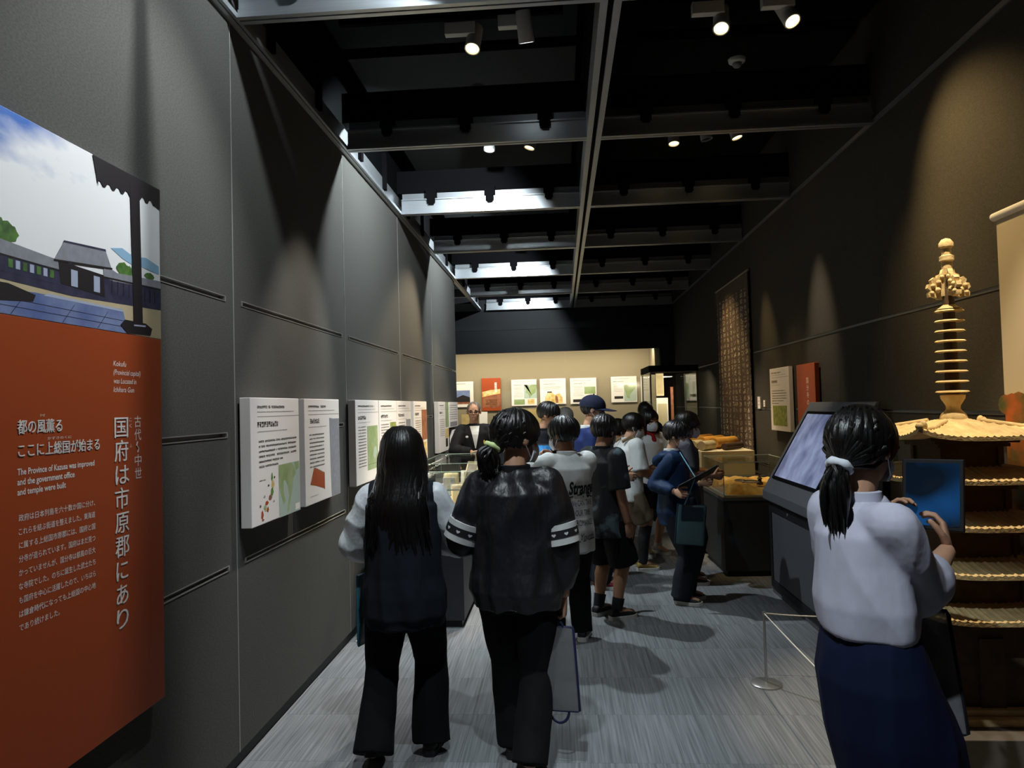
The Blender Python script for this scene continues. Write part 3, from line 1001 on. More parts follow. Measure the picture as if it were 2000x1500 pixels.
GL = 'white text panels on the left wall'
PX = XL
board('white text panel nearest the tall red banner, with two maps', LW, 3.235, 3.85, 1.066, 1.672, 0.065, group=GL, style=st_p1, seed=1)
board('white text panel with a red map fragment and a grey strip on its right', LW, 3.935, 4.565, 1.066, 1.672, 0.065, group=GL, style=st_p2, seed=2)
board('white text panel with a tall plain green map, left of the long-haired girl', LW, 4.935, 5.575, 1.066, 1.672, 0.065, group=GL, style=st_p3, seed=3)
board('white text panel directly right of the tall green map panel, half behind long hair', LW, 5.59, 6.195, 1.066, 1.672, 0.065, group=GL, style=st_p4, seed=4)
board('cream-lit text panel with a dark photo, third in the touching row of three', LW, 6.21, 6.80, 1.066, 1.672, 0.065, group=GL, style=st_p5, seed=5)
board('text panel with a brown photo on its right, just past the row of three', LW, 6.93, 7.61, 1.066, 1.672, 0.065, group=GL, style=st_p6, seed=6)
board('brightly lit tall panel with green strip near the end of the left wall', LW, 8.36, 9.11, 1.066, 1.672, 0.065, group=GL, style=st_p7, seed=7)
board('small upper panel of grey text at the very end of the left wall', LW, 9.16, 9.94, 1.34, 1.672, 0.065, group=GL, style=st_p8, seed=8)
board('small lower panel under the grey text panel at the end of the left wall', LW, 9.50, 9.94, 1.08, 1.30, 0.065, group=GL, style=st_low, seed=9)

# ================================================================== RIGHT WALL
RW = on_right(XR)


def st_w(R, line, F, tx, d):
    heading(line, R, .10, .95, .5, .3)
    for i, w in enumerate((.80, .86, .86, .86, .70, .45)):
        line(.10, w, .37 + i * .04, .014, 0)
    R(.12, .86, .60, .92, 5)


def st_r(R, line, F, tx, d):
    R(.62, .70, .20, .92, 2, d - .0002)
    blob(tx, F, d, [(.25, .40), (.30, .38), (.34, .44), (.27, .46)], 6)


board('white text panel with a green field photo on the right wall, beside the hanging scroll', RW, 6.78, 7.38, 1.29, 1.90, 0.05, flip=-1, style=st_w, seed=11, group='panels on the right wall')
t, F, fin = board('vermilion panel with white vertical lettering on the right wall above the kiosk', RW, 6.10, 6.56, 1.20, 1.895, 0.05, red=True, flip=-1, group='panels on the right wall')
tx = MB()
for i, ch in enumerate('国分寺の広がり'):
    me_u = 6.56 - 0.46 * 0.55
    letter(tx, ch, RW, me_u, 1.73 - i * 0.062, 0.055, 0.051, 0.05, flip=-1)
tag(fin(tx, 'lettering', M_WHITE), kind='stuff')
board('narrow white and green panel on the right wall seen through the tall glass showcase', RW, 11.40, 11.95, 1.60, 2.06, 0.04, flip=-1, style=st_p3, seed=12, group='panels on the right wall')
for lb, u, v, w, h in (('small white caption card on the right wall just right of the scroll', 7.90, 1.50, 0.10, 0.13), ('tiny white square card right of the scroll caption card', 7.72, 1.52, 0.06, 0.07)):
    c = MB(); rect(c, RW, u, u + w, v, v + h, 0.0, 0.012)
    c.prism([(u + w * .2, v + h * .3), (u + w * .8, v + h * .3), (u + w * .8, v + h * .36), (u + w * .2, v + h * .36)], RW, 0.012, 0.0124, 1)
    c.prism([(u + w * .2, v + h * .6), (u + w * .8, v + h * .6), (u + w * .8, v + h * .66), (u + w * .2, v + h * .66)], RW, 0.012, 0.0124, 1)
    tag(c.build('caption_card', [M_PAPER, M_INKL]), lb, 'card', 'caption cards by the scroll')

# hanging scroll with columns of pale characters
M_SCROLL = bpy.data.materials.new('scroll_with_columns')
M_SCROLL.use_nodes = True
nt = M_SCROLL.node_tree
pb = nt.nodes['Principled BSDF']; pb.inputs['Roughness'].default_value = 0.85
tc = nt.nodes.new('ShaderNodeTexCoord'); mp = nt.nodes.new('ShaderNodeMapping'); mp.inputs['Scale'].default_value = (1, 5.6, 13.5)
sp = nt.nodes.new('ShaderNodeSeparateXYZ')


def nmath(op, a=None, b=None, c=None):
    n = nt.nodes.new('ShaderNodeMath'); n.operation = op
    for i, q in enumerate((a, b, c)):
        if q is None:
            continue
        if isinstance(q, (int, float)):
            n.inputs[i].default_value = q
        else:
            nt.links.new(q, n.inputs[i])
    return n.outputs[0]


wn = nt.nodes.new('ShaderNodeTexNoise'); wn.inputs['Scale'].default_value = 7.0; wn.inputs['Detail'].default_value = 2
nt.links.new(tc.outputs['Object'], wn.inputs['Vector'])
wv = nt.nodes.new('ShaderNodeVectorMath'); wv.operation = 'MULTIPLY_ADD'; wv.inputs[1].default_value = (.03, .07, .06)
nt.links.new(wn.outputs['Color'], wv.inputs[0]); nt.links.new(tc.outputs['Object'], wv.inputs[2])
nt.links.new(wv.outputs[0], mp.inputs[0]); nt.links.new(mp.outputs[0], sp.inputs[0])
fy, fz = nmath('FRACT', sp.outputs['Y']), nmath('FRACT', sp.outputs['Z'])
iny = nmath('LESS_THAN', nmath('ABSOLUTE', nmath('SUBTRACT', fy, 0.5)), 0.27)
inz = nmath('LESS_THAN', nmath('ABSOLUTE', nmath('SUBTRACT', fz, 0.5)), 0.36)
n1 = nt.nodes.new('ShaderNodeTexNoise'); n1.inputs['Scale'].default_value = 44; n1.inputs['Detail'].default_value = 1.0
nt.links.new(tc.outputs['Object'], n1.inputs['Vector'])
strk = nmath('GREATER_THAN', n1.outputs['Fac'], 0.51)
n3 = nt.nodes.new('ShaderNodeTexNoise'); n3.inputs['Scale'].default_value = 5.5
nt.links.new(tc.outputs['Object'], n3.inputs['Vector'])
fac = nmath('MULTIPLY', nmath('MULTIPLY', nmath('MULTIPLY', iny, inz), strk), nmath('MULTIPLY_ADD', n3.outputs['Fac'], 2.6, -0.75))
mx = nt.nodes.new('ShaderNodeMix'); mx.data_type = 'RGBA'
mx.inputs['A'].default_value = lin('#46362f'); mx.inputs['B'].default_value = lin('#cdbd9c')
nt.links.new(fac, mx.inputs['Factor']); nt.links.new(mx.outputs['Result'], pb.inputs['Base Color'])
sc = tag(empty('hanging_scroll', (XR - 0.03, 8.95, 0.95)), 'tall brown hanging cloth with columns of pale characters on the right wall', 'scroll')
g = MB(); N = 24
for i in range(N):
    for j in (0,):
        pass
rings = []
for i in range(25):
    u = -0.80 + 1.60 * i / 24
    w = 0.006 * math.sin(u * 9) + 0.004 * math.sin(u * 23)
    rings.append([(w - .004, u, 0.0), (w + .004, u, 0.0), (w * .5 + .004, u, 1.93), (w * .5 - .004, u, 1.93)])
g.loft(rings)
g.build('writing_sheet', M_SCROLL, sc)
g = MB(); g.box(-0.008, 0.006, -0.80, 0.80, 1.931, 2.09)
g.build('top_border', mat('scroll_border', '#4d4130', 0.9, var=0.1, scale=30), sc)
g = MB(); g.tube([(0, -0.82, 2.10), (0, 0.82, 2.10)], 0.013, 10)
g.build('top_rod', mat('pale_rod', '#8c8168', 0.6), sc)
g = MB(); g.tube([(0, -0.84, -0.012), (0, 0.84, -0.012)], 0.018, 10)
g.build('bottom_rod', mat('dark_rod', '#2a2019', 0.5), sc)

# cream hanging banner with an autumn photograph, at the right edge
M_AUT = mat('printed_autumn_trees', '#3b4a1c', 0.6, col2='#a8531c', scale=9, detail=6)
hb = tag(empty('hanging_banner', (XR - 0.05, 2.9, 0.5)), 'cream roll-up banner with autumn foliage at the right edge behind the stupa', 'banner')
g = MB(); g.box(-0.003, 0.003, -0.62, 0.66, 1.05, 1.93)
g.build('cream_sheet', mat('cream_sheet', '#b3a88f', 0.7), hb)
g = MB(); g.box(-0.003, 0.003, -0.62, 0.66, 0.0, 1.05)
g.build('photo_print', M_AUT, hb)
g = MB()
for i in range(26):
    u = 0.655 - i * 0.05
    rr = 0.05 + 0.03 * random.random()
    g.ball((-0.003, u, 1.04 + 0.03 * random.random()), (0.0012, rr, rr * 0.8), nu=10, nv=6, m=0)
g.build('tree_line_print', M_AUT, hb)
g = MB(); g.tube([(-0.002, -0.64, 1.945), (-0.002, 0.68, 1.945)], 0.02, 14)
g.build('roller_bar', M_LAMPW, hb, smooth=True)
g = MB(); g.box(-0.0045, -0.0035, 0.25, 0.52, 0.32, 0.86); 
g.build('vermilion_block', mat('printed_dark_red', '#7c2413', 0.6), hb)

# ================================================================== BACK WALL CASE: boards and documents
BW = on_back(14.55)


def st_b0(R, line, F, tx, d):
    line(.10, .7, .10, .03, 1); line(.06, .2, .24, .03, 0)
    R(.30, .86, .34, .88, 8)
    blob(tx, F, d + .0003, [(.30, .64), (.42, .58), (.58, .52), (.70, .56), (.86, .62), (.86, .88), (.30, .88)], 10)
    R(.30, .86, .80, .88, 6, d + .0005)


def st_red(R, line, F, tx, d):
    blob(tx, F, d, [(.03, .42), (.50, .36), (.97, .34), (.97, .48), (.50, .52), (.03, .58)], 7)
    blob(tx, F, d, [(.03, .60), (.50, .54), (.97, .49), (.97, .86), (.6, .92), (.3, .88), (.03, .9)], 6)
    for i in range(4):
        line(.2, .8, .68 + i * .045, .022, 2)
    for i in range(6):
        R(.68, .80, .14 + i * .05, .175 + i * .05, 2, d + .0004)


def st_b1(R, line, F, tx, d):
    line(.10, .8, .08, .02, 1); line(.10, .45, .22, .025, 0)
    for i in range(9):
        line(.10, .46, .31 + i * .045, .016, 1)
    R(.50, 1.0, .20, .72, 4)
    blob(tx, F, d + .0004, [(.50, .20), (.62, .20), (.60, .35), (.56, .5), (.66, .55), (.72, .72), (.80, .6), (.95, .5), (1.0, .3), (1.0, .2), (.80, .2), (.70, .3), (.66, .22)], 3)
    R(.10, .52, .75, .95, 3); R(.64, .90, .75, .94, 7)


def st_b2(R, line, F, tx, d):
    line(.10, .8, .10, .02, 1); line(.15, .6, .22, .02, 0)
    for i in range(3):
        line(.15, .8, .34 + i * .05, .016, 1)
    blob(tx, F, d, [(.20, .70), (.26, .60), (.30, .52), (.46, .52), (.56, .64), (.66, .60), (.76, .58), (.86, .74), (.88, .98), (.18, .96)], 7)
    R(.28, .46, .50, .545, 10, d + .0004)
    blob(tx, F, d + .0004, [(.58, .70), (.62, .64), (.68, .72), (.70, .95), (.60, .95)], 6)


def st_b3(R, line, F, tx, d):
    line(.10, .8, .10, .02, 1); line(.15, .6, .22, .02, 0)
    for i in range(8):
        line(.12, .50, .34 + i * .05, .016, 1)
    R(.54, .96, .34, .62, 3); R(.10, .5, .82, .93, 10)


def st_b4(R, line, F, tx, d):
    line(.08, .7, .09, .02, 1); line(.08, .5, .2, .02, 0)
    for i in range(6):
        line(.10, .46, .33 + i * .05, .016, 1)
    R(.12, .46, .76, .86, 10)
    R(.50, .98, .33, .96, 4)
    blob(tx, F, d + .0004, [(.50, .33), (.98, .33), (.96, .45), (.82, .6), (.74, .7), (.70, .86), (.60, .82), (.56, .6), (.50, .5)], 3)


GB = 'panels in the glazed wall case'
board('white panel with a blue-sky temple photo, left end of the far wall case', BW, -2.28, -1.765, 1.60, 2.12, 0.03, style=st_b0, seed=21, group=GB)
board('vermilion panel with a white vertical title in the far wall case', BW, -1.597, -1.205, 1.512, 2.178, 0.03, red=True, style=st_red, seed=22, group=GB)
board('white panel with a green map over two small pictures, right of the vermilion one', BW, -0.99, -0.475, 1.595, 2.129, 0.03, style=st_b1, seed=23, group=GB)
board('white panel with an ochre drawing of figures above the man with glasses', BW, -0.408, 0.114, 1.611, 2.132, 0.03, style=st_b2, seed=24, group=GB)
board('white panel with a small green picture directly behind the navy cap', BW, 0.201, 0.73, 1.604, 2.125, 0.03, style=st_b3, seed=25, group=GB)
board('white panel with a large green coast map right of the navy cap', BW, 1.022, 1.536, 1.614, 2.132, 0.03, style=st_b4, seed=26, group=GB)
board('white panel half hidden by the edge of the tall glass showcase', BW, 1.62, 1.79, 1.614, 2.124, 0.03, style=st_low, seed=27, group=GB)
M_OLD = mat('aged_paper', '#a08a58', 0.8, col2='#b9a372', scale=9)
for i, (lb, x0, x1, z0, z1, wht) in enumerate((
        ('tan old document on a slanted stand below the green map panel', -0.66, -0.40, 1.19, 1.53, 0),
        ('white sheet on a stand behind the staff man\'s right shoulder', -1.62, -1.46, 1.22, 1.50, 1),
        ('pale document on a stand below the ochre figure panel', -0.02, 0.14, 1.22, 1.52, 1),
        ('tan scroll sheet at the left end of the far case', -1.98, -1.66, 1.20, 1.46, 0))):
    t = tag(empty('document_stand', ((x0 + x1) / 2, 14.18, 0.72)), lb, 'document', 'documents standing in the far wall case')
    w = x1 - x0
    s = MB(); s.box(-w / 2, w / 2, -0.02, 0.02, 0.0, z0 - 0.74); s.box(-w / 2 - .02, w / 2 + .02, -0.06, 0.02, z0 - 0.74, z0 - 0.72)
    s.build('stand', mat('grey_stand', '#5c564b', 0.7), t)
    s = MB(); s.obox((0, 0.03, (z0 + z1) / 2 - 0.72), (w, 0.012, z1 - z0), Matrix.Rotation(-0.2, 3, 'X'))
    s.build('sheet', M_PAPER if wht else M_OLD, t)

# ================================================================== SHOWCASES
def glass_box(parent, x0, x1, y0, y1, z0, z1, th=0.008, top=True):
    for nm, bb in (('glass_pane', (x0, x1, y0, y0 + th, z0, z1)), ('glass_pane', (x0, x1, y1 - th, y1, z0, z1)),
                   ('glass_pane', (x0, x0 + th, y0 + th + .001, y1 - th - .001, z0, z1)), ('glass_pane', (x1 - th, x1, y0 + th + .001, y1 - th - .001, z0, z1))):
        g = MB(); g.box(*bb); g.build(nm, M_GLASS, parent)
    if top:
        g = MB(); g.box(x0, x1, y0, y1, z1 + .001, z1 + th + .001); g.build('glass_lid', M_GLASS, parent)
    e = MB()
    q = 0.003
    for (xa, ya) in ((x0, y0), (x1, y0), (x0, y1), (x1, y1)):
        e.box(xa - q, xa + q, ya - q, ya + q, z0, z1)
    for ya in (y0, y1):
        e.box(x0, x1, ya - q, ya + q, z1 + th, z1 + th + .006)
    for xa in (x0, x1):
        e.box(xa - q, xa + q, y0, y1, z1 + th, z1 + th + .006)
    e.build('glass_edges', M_EDGE, parent)


def desk_case(label, x0, x1, y0, y1, zp, zt):
    t = tag(empty('display_case', ((x0 + x1) / 2, (y0 + y1) / 2, 0)), label, 'showcase', 'glass-topped desk showcases')
    cx, cy = (x0 + x1) / 2, (y0 + y1) / 2
    hx, hy = (x1 - x0) / 2, (y1 - y0) / 2
    g = MB(); g.box(-hx + .02, hx - .02, -hy + .02, hy - .02, 0.0, 0.05)
    g.build('kick_base', M_BASE, t)
    g = MB(); g.box(-hx, hx, -hy, hy, 0.05, zp - 0.03)
    g.build('plinth', M_PLINTH, t, bevel=0.003)
    g = MB(); g.box(-hx - .004, hx + .004, -hy - .004, hy + .004, zp - 0.03, zp)
    g.build('rim', mat('rim_metal', '#6e6f70', 0.4, 0.6), t)
    g = MB(); g.box(-hx + .03, hx - .03, -hy + .03, hy - .03, zp, zp + 0.012)
    g.build('display_bed', mat('pale_bed_cloth', '#b9b09c', 0.9, var=0.04), t)
    glass_box(t, -hx + .012, hx - .012, -hy + .012, hy - .012, zp + .001, zt)
    return t


CREAM = mat('cream_block', '#c9bc98', 0.7)
CARD = mat('white_card', '#ece8de', 0.6)
TAN = mat('tan_wood_block', '#9c7a4c', 0.6, var=0.12, scale=14, stretch=(1, 8, 1))
OCH = mat('ochre_clay', '#b98a3a', 0.8, col2='#d1a65a', scale=18, bump=0.3, bscale=60)
GREY = mat('grey_print', '#8b837c', 0.7, col2='#6d655f', scale=12)
desk_case('near desk showcase along the left wall between the two girls in front', -1.42, -0.74, 5.22, 6.74, 0.69, 0.985)
desk_case('far desk showcase along the left wall in front of the staff man', -1.42, -0.78, 6.86, 8.30, 0.72, 1.05)


def block(label, name, cat, x, y, z, sx, sy, sz, m, rz=0.0, tilt=0.0, pr=None, group=None):
    g = MB(); g.obox((0, 0, sz / 2), (sx, sy, sz), Matrix.Rotation(tilt, 3, 'X'))
    t = g.build(name, m, bevel=min(sx, sy, sz) * 0.12)
    t.location = (x, y, z + (abs(math.sin(tilt)) * sy / 2)); t.rotation_euler = (0, 0, rz)
    tag(t, label, cat, group)
    if pr:
        g = MB(); g.obox((0, 0, sz / 2), (sx * 0.8, sy * 1.02 if sy < sz else sy * .8, sz * (0.8 if sy < sz else 1.03)), Matrix.Rotation(tilt, 3, 'X'))
        g.build('print', pr, t)
    return t


bz1, bz2 = 0.703, 0.733
CG = 'cards and mounts in the left showcases'
block('white upright card at the left of the near left showcase', 'caption_card', 'card', -1.18, 5.75, bz1, 0.16, 0.04, 0.20, CARD, 0.1, 0, M_INKL, CG)
block('cream upright block beside the ochre roof tile in the near left showcase', 'display_block', 'mount', -0.86, 6.10, bz1, 0.18, 0.10, 0.24, CREAM, 0.2, group=CG)
block('flat white card at the front right of the near left showcase', 'caption_card', 'card', -0.90, 5.42, bz1, 0.20, 0.14, 0.012, CARD, -0.15, 0, M_INKL, CG)
block('second flat white card further left in the near left showcase', 'caption_card', 'card', -1.18, 5.46, bz1, 0.20, 0.12, 0.012, CARD, 0.1, 0, M_INKL, CG)
block('dark flat tray in the near left showcase', 'tray', 'tray', -1.0, 6.42, bz1, 0.3, 0.2, 0.03, mat('dark_tray', '#3a342c', 0.6), 0, group=CG)
rt = tag(empty('roof_tile', (-0.98, 5.92, bz1)), 'ochre round-ended roof tile lying in the near left showcase', 'tile')
g = MB(); g.lathe([(0, 0.06), (0.07, 0.062), (0.095, 0.07), (0.11, 0.06), (0.11, 0.03), (0, 0.03)], n=26)
g.build('tile_disc', OCH, rt, smooth=True)
g = MB(); g.box(-0.07, 0.07, -0.07, 0.07, 0, 0.03)
g.build('mount', CREAM, rt)
block('grey photo board leaning back in the far left showcase', 'photo_board', 'panel', -0.93, 7.25, bz2, 0.15, 0.02, 0.32, CREAM, -0.5, -0.45, GREY, CG)
block('white upright card left of the leaning photo board', 'caption_card', 'card', -1.12, 7.05, bz2, 0.12, 0.03, 0.18, CARD, 0.2, 0, None, CG)
block('wide white card at the back of the far left showcase', 'caption_card', 'card', -0.96, 7.95, bz2, 0.34, 0.02, 0.16, CARD, 0.0, -0.3, M_INKL, CG)
block('tan wooden block in the middle of the far left showcase', 'display_block', 'mount', -0.92, 7.55, bz2, 0.22, 0.16, 0.12, TAN, 0.3, group=CG)
block('small cream block behind the tan wooden one', 'display_block', 'mount', -1.2, 7.7, bz2, 0.16, 0.14, 0.16, CREAM, 0.1, group=CG)
block('brown low block at the near end of the far left showcase', 'display_block', 'mount', -0.90, 6.98, bz2, 0.16, 0.10, 0.07, TAN, -0.2, group=CG)

# right: case with the ochre terrain model
ca = desk_case('dark plinth showcase with an ochre terrain model on the right', 1.45, 2.13, 6.66, 7.56, 0.715, 1.02)
tr_ = tag(empty('terrain_model', (1.80, 7.10, 0.728)), 'ochre relief terrain model under glass beside the kiosk', 'model')
g = MB(); n = 28
vs, fs = [], []
for i in range(n + 1):
    for j in range(n + 1):
        u, v = i / n, j / n
        x, y = -0.29 + 0.58 * u, -0.36 + 0.72 * v
        ed = min(u, 1 - u, v, 1 - v)
        z = 0.07 + 0.03 * math.sin(u * 7 + v * 3) * math.cos(v * 5) + 0.012 * math.sin(u * 23) * math.sin(v * 19) + 0.02 * v
        vs.append((x, y, z if ed > 0 else 0.0))
for i in range(n):
    for j in range(n):
        a = i * (n + 1) + j
        fs.append((a, a + 1, a + n + 2, a + n + 1))
g.add(vs, fs)
g.build('ground', OCH, tr_, smooth=True)
g = MB(); g.lathe([(0.03, 0), (0.03, 0.02), (0.018, 0.024), (0.016, 0.05), (0.026, 0.056), (0.012, 0.07), (0.010, 0.085), (0.0, 0.105)], (0.04, -0.22, 0.075), n=12)
g.build('tower', mat('dark_bronze', '#4a3527', 0.5), tr_, smooth=True)
for cx, cy, r in ((-0.03, -0.18, 0.075), (-0.10, -0.05, 0.05)):
    g = MB(); rings = []
    for k in range(25):
        a = 2 * PI * k / 24
        rings.append([(cx + (r + 0.008 * math.cos(b)) * math.cos(a), cy + (r * 1.2 + 0.008 * math.cos(b)) * math.sin(a), 0.10 + 0.008 * math.sin(b)) for b in (0, 2.1, 4.2)])
    g.loft(rings); g.build('ring_wall', GREY, tr_)

# right: block with stacked clay tubes, behind
cb = tag(empty('low_plinth', (1.78, 8.30, 0)), 'low dark plinth behind the terrain case carrying a cream box', 'plinth')
g = MB(); g.box(-0.36, 0.34, -0.62, 0.62, 0.05, 0.80); g.build('body', M_PLINTH, cb, bevel=0.003)
g = MB(); g.box(-0.34, 0.32, -0.60, 0.60, 0.0, 0.05); g.build('kick_base', M_BASE, cb)
g = MB(); g.box(-0.30, 0.26, -0.52, 0.58, 0.80, 1.06); g.build('cream_box', CREAM, cb, bevel=0.004)
TUBE = mat('ochre_tube_clay', '#c08a35', 0.6, var=0.14, scale=12, stretch=(1, 6, 1))
PALE = mat('pale_tube_paper', '#b5a67c', 0.7, var=0.08, scale=10)
GT = 'clay tubes on the cream box'


def tube_piece(label, p0, p1, r, m):
    a, b = Vector(p0), Vector(p1)
    c = (a + b) / 2
    g = MB()
    d = (b - a).normalized()
    side = d.cross(Vector((0, 0, 1))).normalized(); up = side.cross(d)
    rings = []
    nn = 18
    for s, rr in ((0, r * .7), (0, r * .96), (0.03, r), (0.97, r * .97), (1, r * .92), (1, r * .7), (0.9, r * .62)):
        q = a + (b - a) * s - c
        rings.append([q + side * rr * math.cos(2 * PI * k / nn) + up * rr * math.sin(2 * PI * k / nn) for k in range(nn)])
    g.loft(rings)
    o = g.build('clay_tube', m, smooth=True)
    o.location = c
    return tag(o, label, 'tube', GT)


tube_piece('ochre tube, topmost and farthest of the stack on the cream box', (1.50, 8.42, 1.14), (1.80, 8.86, 1.14), 0.062, TUBE)
tube_piece('ochre tube in the middle of the three bright ones', (1.58, 8.27, 1.13), (1.90, 8.70, 1.13), 0.062, TUBE)
tube_piece('ochre tube nearest the camera of the three bright ones', (1.68, 8.12, 1.125), (2.0, 8.50, 1.125), 0.062, TUBE)
tube_piece('pale paper-like tube end at the left of the ochre tubes', (1.50, 7.86, 1.115), (1.66, 8.06, 1.115), 0.052, PALE)
tube_piece('second pale tube end, behind the first one', (1.44, 8.06, 1.115), (1.56, 8.22, 1.115), 0.052, PALE)
tube_piece('dark brown tube in front of the ochre ones', (1.74, 7.86, 1.10), (1.99, 8.14, 1.10), 0.036, mat('dark_tube', '#3a2a1c', 0.6))

# tall glass showcase in the far right corner
fx0, fx1, fy0, fy1 = 1.262, 1.930, 10.20, 11.20
fc = tag(empty('tall_showcase', ((fx0 + fx1) / 2, (fy0 + fy1) / 2, 0)), 'tall free-standing glass showcase with a black top in the far right corner', 'showcase')
hx, hy = (fx1 - fx0) / 2, (fy1 - fy0) / 2
g = MB(); g.box(-hx, hx, -hy, hy, 0.0, 0.80); g.build('plinth', M_PLINTH, fc, bevel=0.003)
g = MB(); g.box(-hx - .01, hx + .01, -hy - .01, hy + .01, 2.025, 2.115); g.build('black_top', M_BLACK, fc, bevel=0.003)
glass_box(fc, -hx + .006, hx - .006, -hy + .006, hy - .006, 0.801, 2.02, top=False)
g = MB(); g.box(-hx, -hx + .022, -hy - .002, -hy + .02, 0.8, 2.025); g.box(-hx, -hx + .022, hy - .02, hy + .002, 0.8, 2.025)
g.box(hx - .022, hx, -hy - .002, -hy + .02, 0.8, 2.025); g.box(hx - .022, hx, hy - .02, hy + .002, 0.8, 2.025)
g.build('corner_posts', mat('post_metal', '#5d5a52', 0.4, 0.5), fc)
block('pale upper document hung inside the tall showcase', 'document', 'document', 1.485, 10.82, 1.69, 0.115, 0.02, 0.34, CREAM, 0, group='documents in the tall showcase', pr=PALE)
block('cream lower document with two grey columns inside the tall showcase', 'document', 'document', 1.50, 10.74, 0.80, 0.17, 0.02, 0.86, CARD, 0, group='documents in the tall showcase', pr=CREAM)
block('orange-red narrow board standing inside the tall showcase', 'side_board', 'panel', 1.655, 10.80, 0.80, 0.04, 0.02, 1.02, P_BROWN, 0, group='documents in the tall showcase')
block('grey rear mount holding the upper document in the tall showcase', 'display_mount', 'mount', 1.47, 10.86, 0.80, 0.06, 0.03, 0.95, M_PLINTH, 0)

# ================================================================== KIOSK
kx, ky0, ky1 = 1.66, 4.88, 6.14
ks = tag(empty('touch_kiosk', (1.9, (ky0 + ky1) / 2, 0)), 'dark grey sloping kiosk with a big lit touch screen by the right wall', 'kiosk')
KY = (ky0 + ky1) / 2


def kprof(pts, ya, yb, name, m, bevel=0.0, parent=None):
    g = MB(); n = len(pts)
    vs = [(x - 1.9, ya - KY, z) for x, z in pts] + [(x - 1.9, yb - KY, z) for x, z in pts]
    g.add(vs, [tuple(range(n)), tuple(reversed(range(n, 2 * n)))] + [(i, n + i, n + (i + 1) % n, (i + 1) % n) for i in range(n)])
    return g.build(name, m, parent or ks, bevel=bevel)


M_KIO = mat('kiosk_grey', '#52555a', 0.55, var=0.04, scale=80)
kprof([(1.715, 0.0), (1.715, 0.755), (1.66, 0.775), (1.662, 0.845), (2.075, 1.565), (2.10, 1.565), (2.10, 0.0)], ky0, ky1, 'cabinet', M_KIO, 0.008)
M_KD = mat('kiosk_recess', '#16181b', 0.5)
g = MB()
for bb in ((-.203, -.184, -.59, .59, .06, .12), (-.203, -.184, -.59, .59, .68, .752), (-.203, -.184, .53, .59, .12, .68), (-.203, -.184, -.59, -.53, .12, .68)):
    g.box(*bb)
g.build('recess_frame', M_KD, ks)
g = MB(); g.box(-.199, -.184, -.525, .525, .125, .675); g.build('door', mat('kiosk_door', '#4a4d52', 0.55), ks, bevel=0.003)
g = MB(); g.tube([(-.201, 0.1, .715), (-.206, 0.1, .715)], 0.012, 14); g.build('lock', M_ALUD, ks)
sl = Vector((2.075 - 1.662, 0, 1.565 - 0.845)); sl.normalize(); nrm = Vector((-sl.z, 0, sl.x))
o0 = Vector((1.662 - 1.9, 0, 0.845))


def slope(a, y, d):
    p = o0 + sl * a + nrm * d
    return (p.x, y - KY, p.z)


def slab(a0, a1, y0, y1, d0, d1, name, m):
    g = MB()
    vs = [slope(a, y, d) for d in (d0, d1) for (a, y) in ((a0, y0), (a1, y0), (a1, y1), (a0, y1))]
    g.add(vs, [(0, 3, 2, 1), (4, 5, 6, 7), (0, 1, 5, 4), (1, 2, 6, 5), (2, 3, 7, 6), (3, 0, 4, 7)])
    return g.build(name, m, ks)


M_SCR = mat('kiosk_screen_picture', (0.10, 0.12, 0.24, 1), 0.25, col2='#96a0c2', scale=4.5, detail=8, emit=0.42, stretch=(1, 1.4, 1))
slab(0.12, 0.74, 5.02, 6.04, 0.0, 0.012, 'bezel', M_BLACK)
slab(0.145, 0.715, 5.05, 6.00, 0.0122, 0.0135, 'screen', M_SCR)

# ================================================================== BARRIER
M_STEEL = mat('satin_steel', '#a9a9a6', 0.35, 0.8)
ROPE = mat('white_cord', '#cfcac0', 0.7)


def post(x, y, lb):
    t = tag(empty('barrier_post', (x, y, 0)), lb, 'barrier', 'low steel barrier posts')
    g = MB(); g.lathe([(0, 0.0), (0.085, 0.0), (0.085, 0.008), (0.075, 0.014), (0.0, 0.016)], n=32); g.build('base', M_STEEL, t, smooth=True)
    g = MB(); g.tube([(0, 0, 0.014), (0, 0, 0.40)], 0.0075, 12); g.build('pole', M_STEEL, t, smooth=True)
    g = MB(); g.lathe([(0, 0.385), (0.011, 0.385), (0.012, 0.395), (0.010, 0.405), (0, 0.408)], n=14); g.build('cap', M_STEEL, t, smooth=True)
    return t


P0 = post(1.107, 4.156, 'low steel barrier post with a round base in the middle of the carpet')
post(1.66, 4.10, 'low barrier post hidden behind the woman, beside the kiosk')
post(1.12, 2.55, 'low barrier post behind the skirt of the woman with the tablet')
for lb, a, b in (('white cord running from the front post to the kiosk side', (1.107, 4.156), (1.66, 4.10)), ('white cord running from the front post towards the camera', (1.107, 4.156), (1.12, 2.55))):
    pts = []
    for i in range(13):
        t = i / 12
        pts.append((a[0] + (b[0] - a[0]) * t, a[1] + (b[1] - a[1]) * t, 0.397 - 0.03 * math.sin(PI * t) * 0.4))
    g = MB(); g.tube(pts, 0.0035, 8)
    o = g.build('cord', ROPE, P0, smooth=True)
    o.data.transform(Matrix.Translation((-1.107, -4.156, 0)))

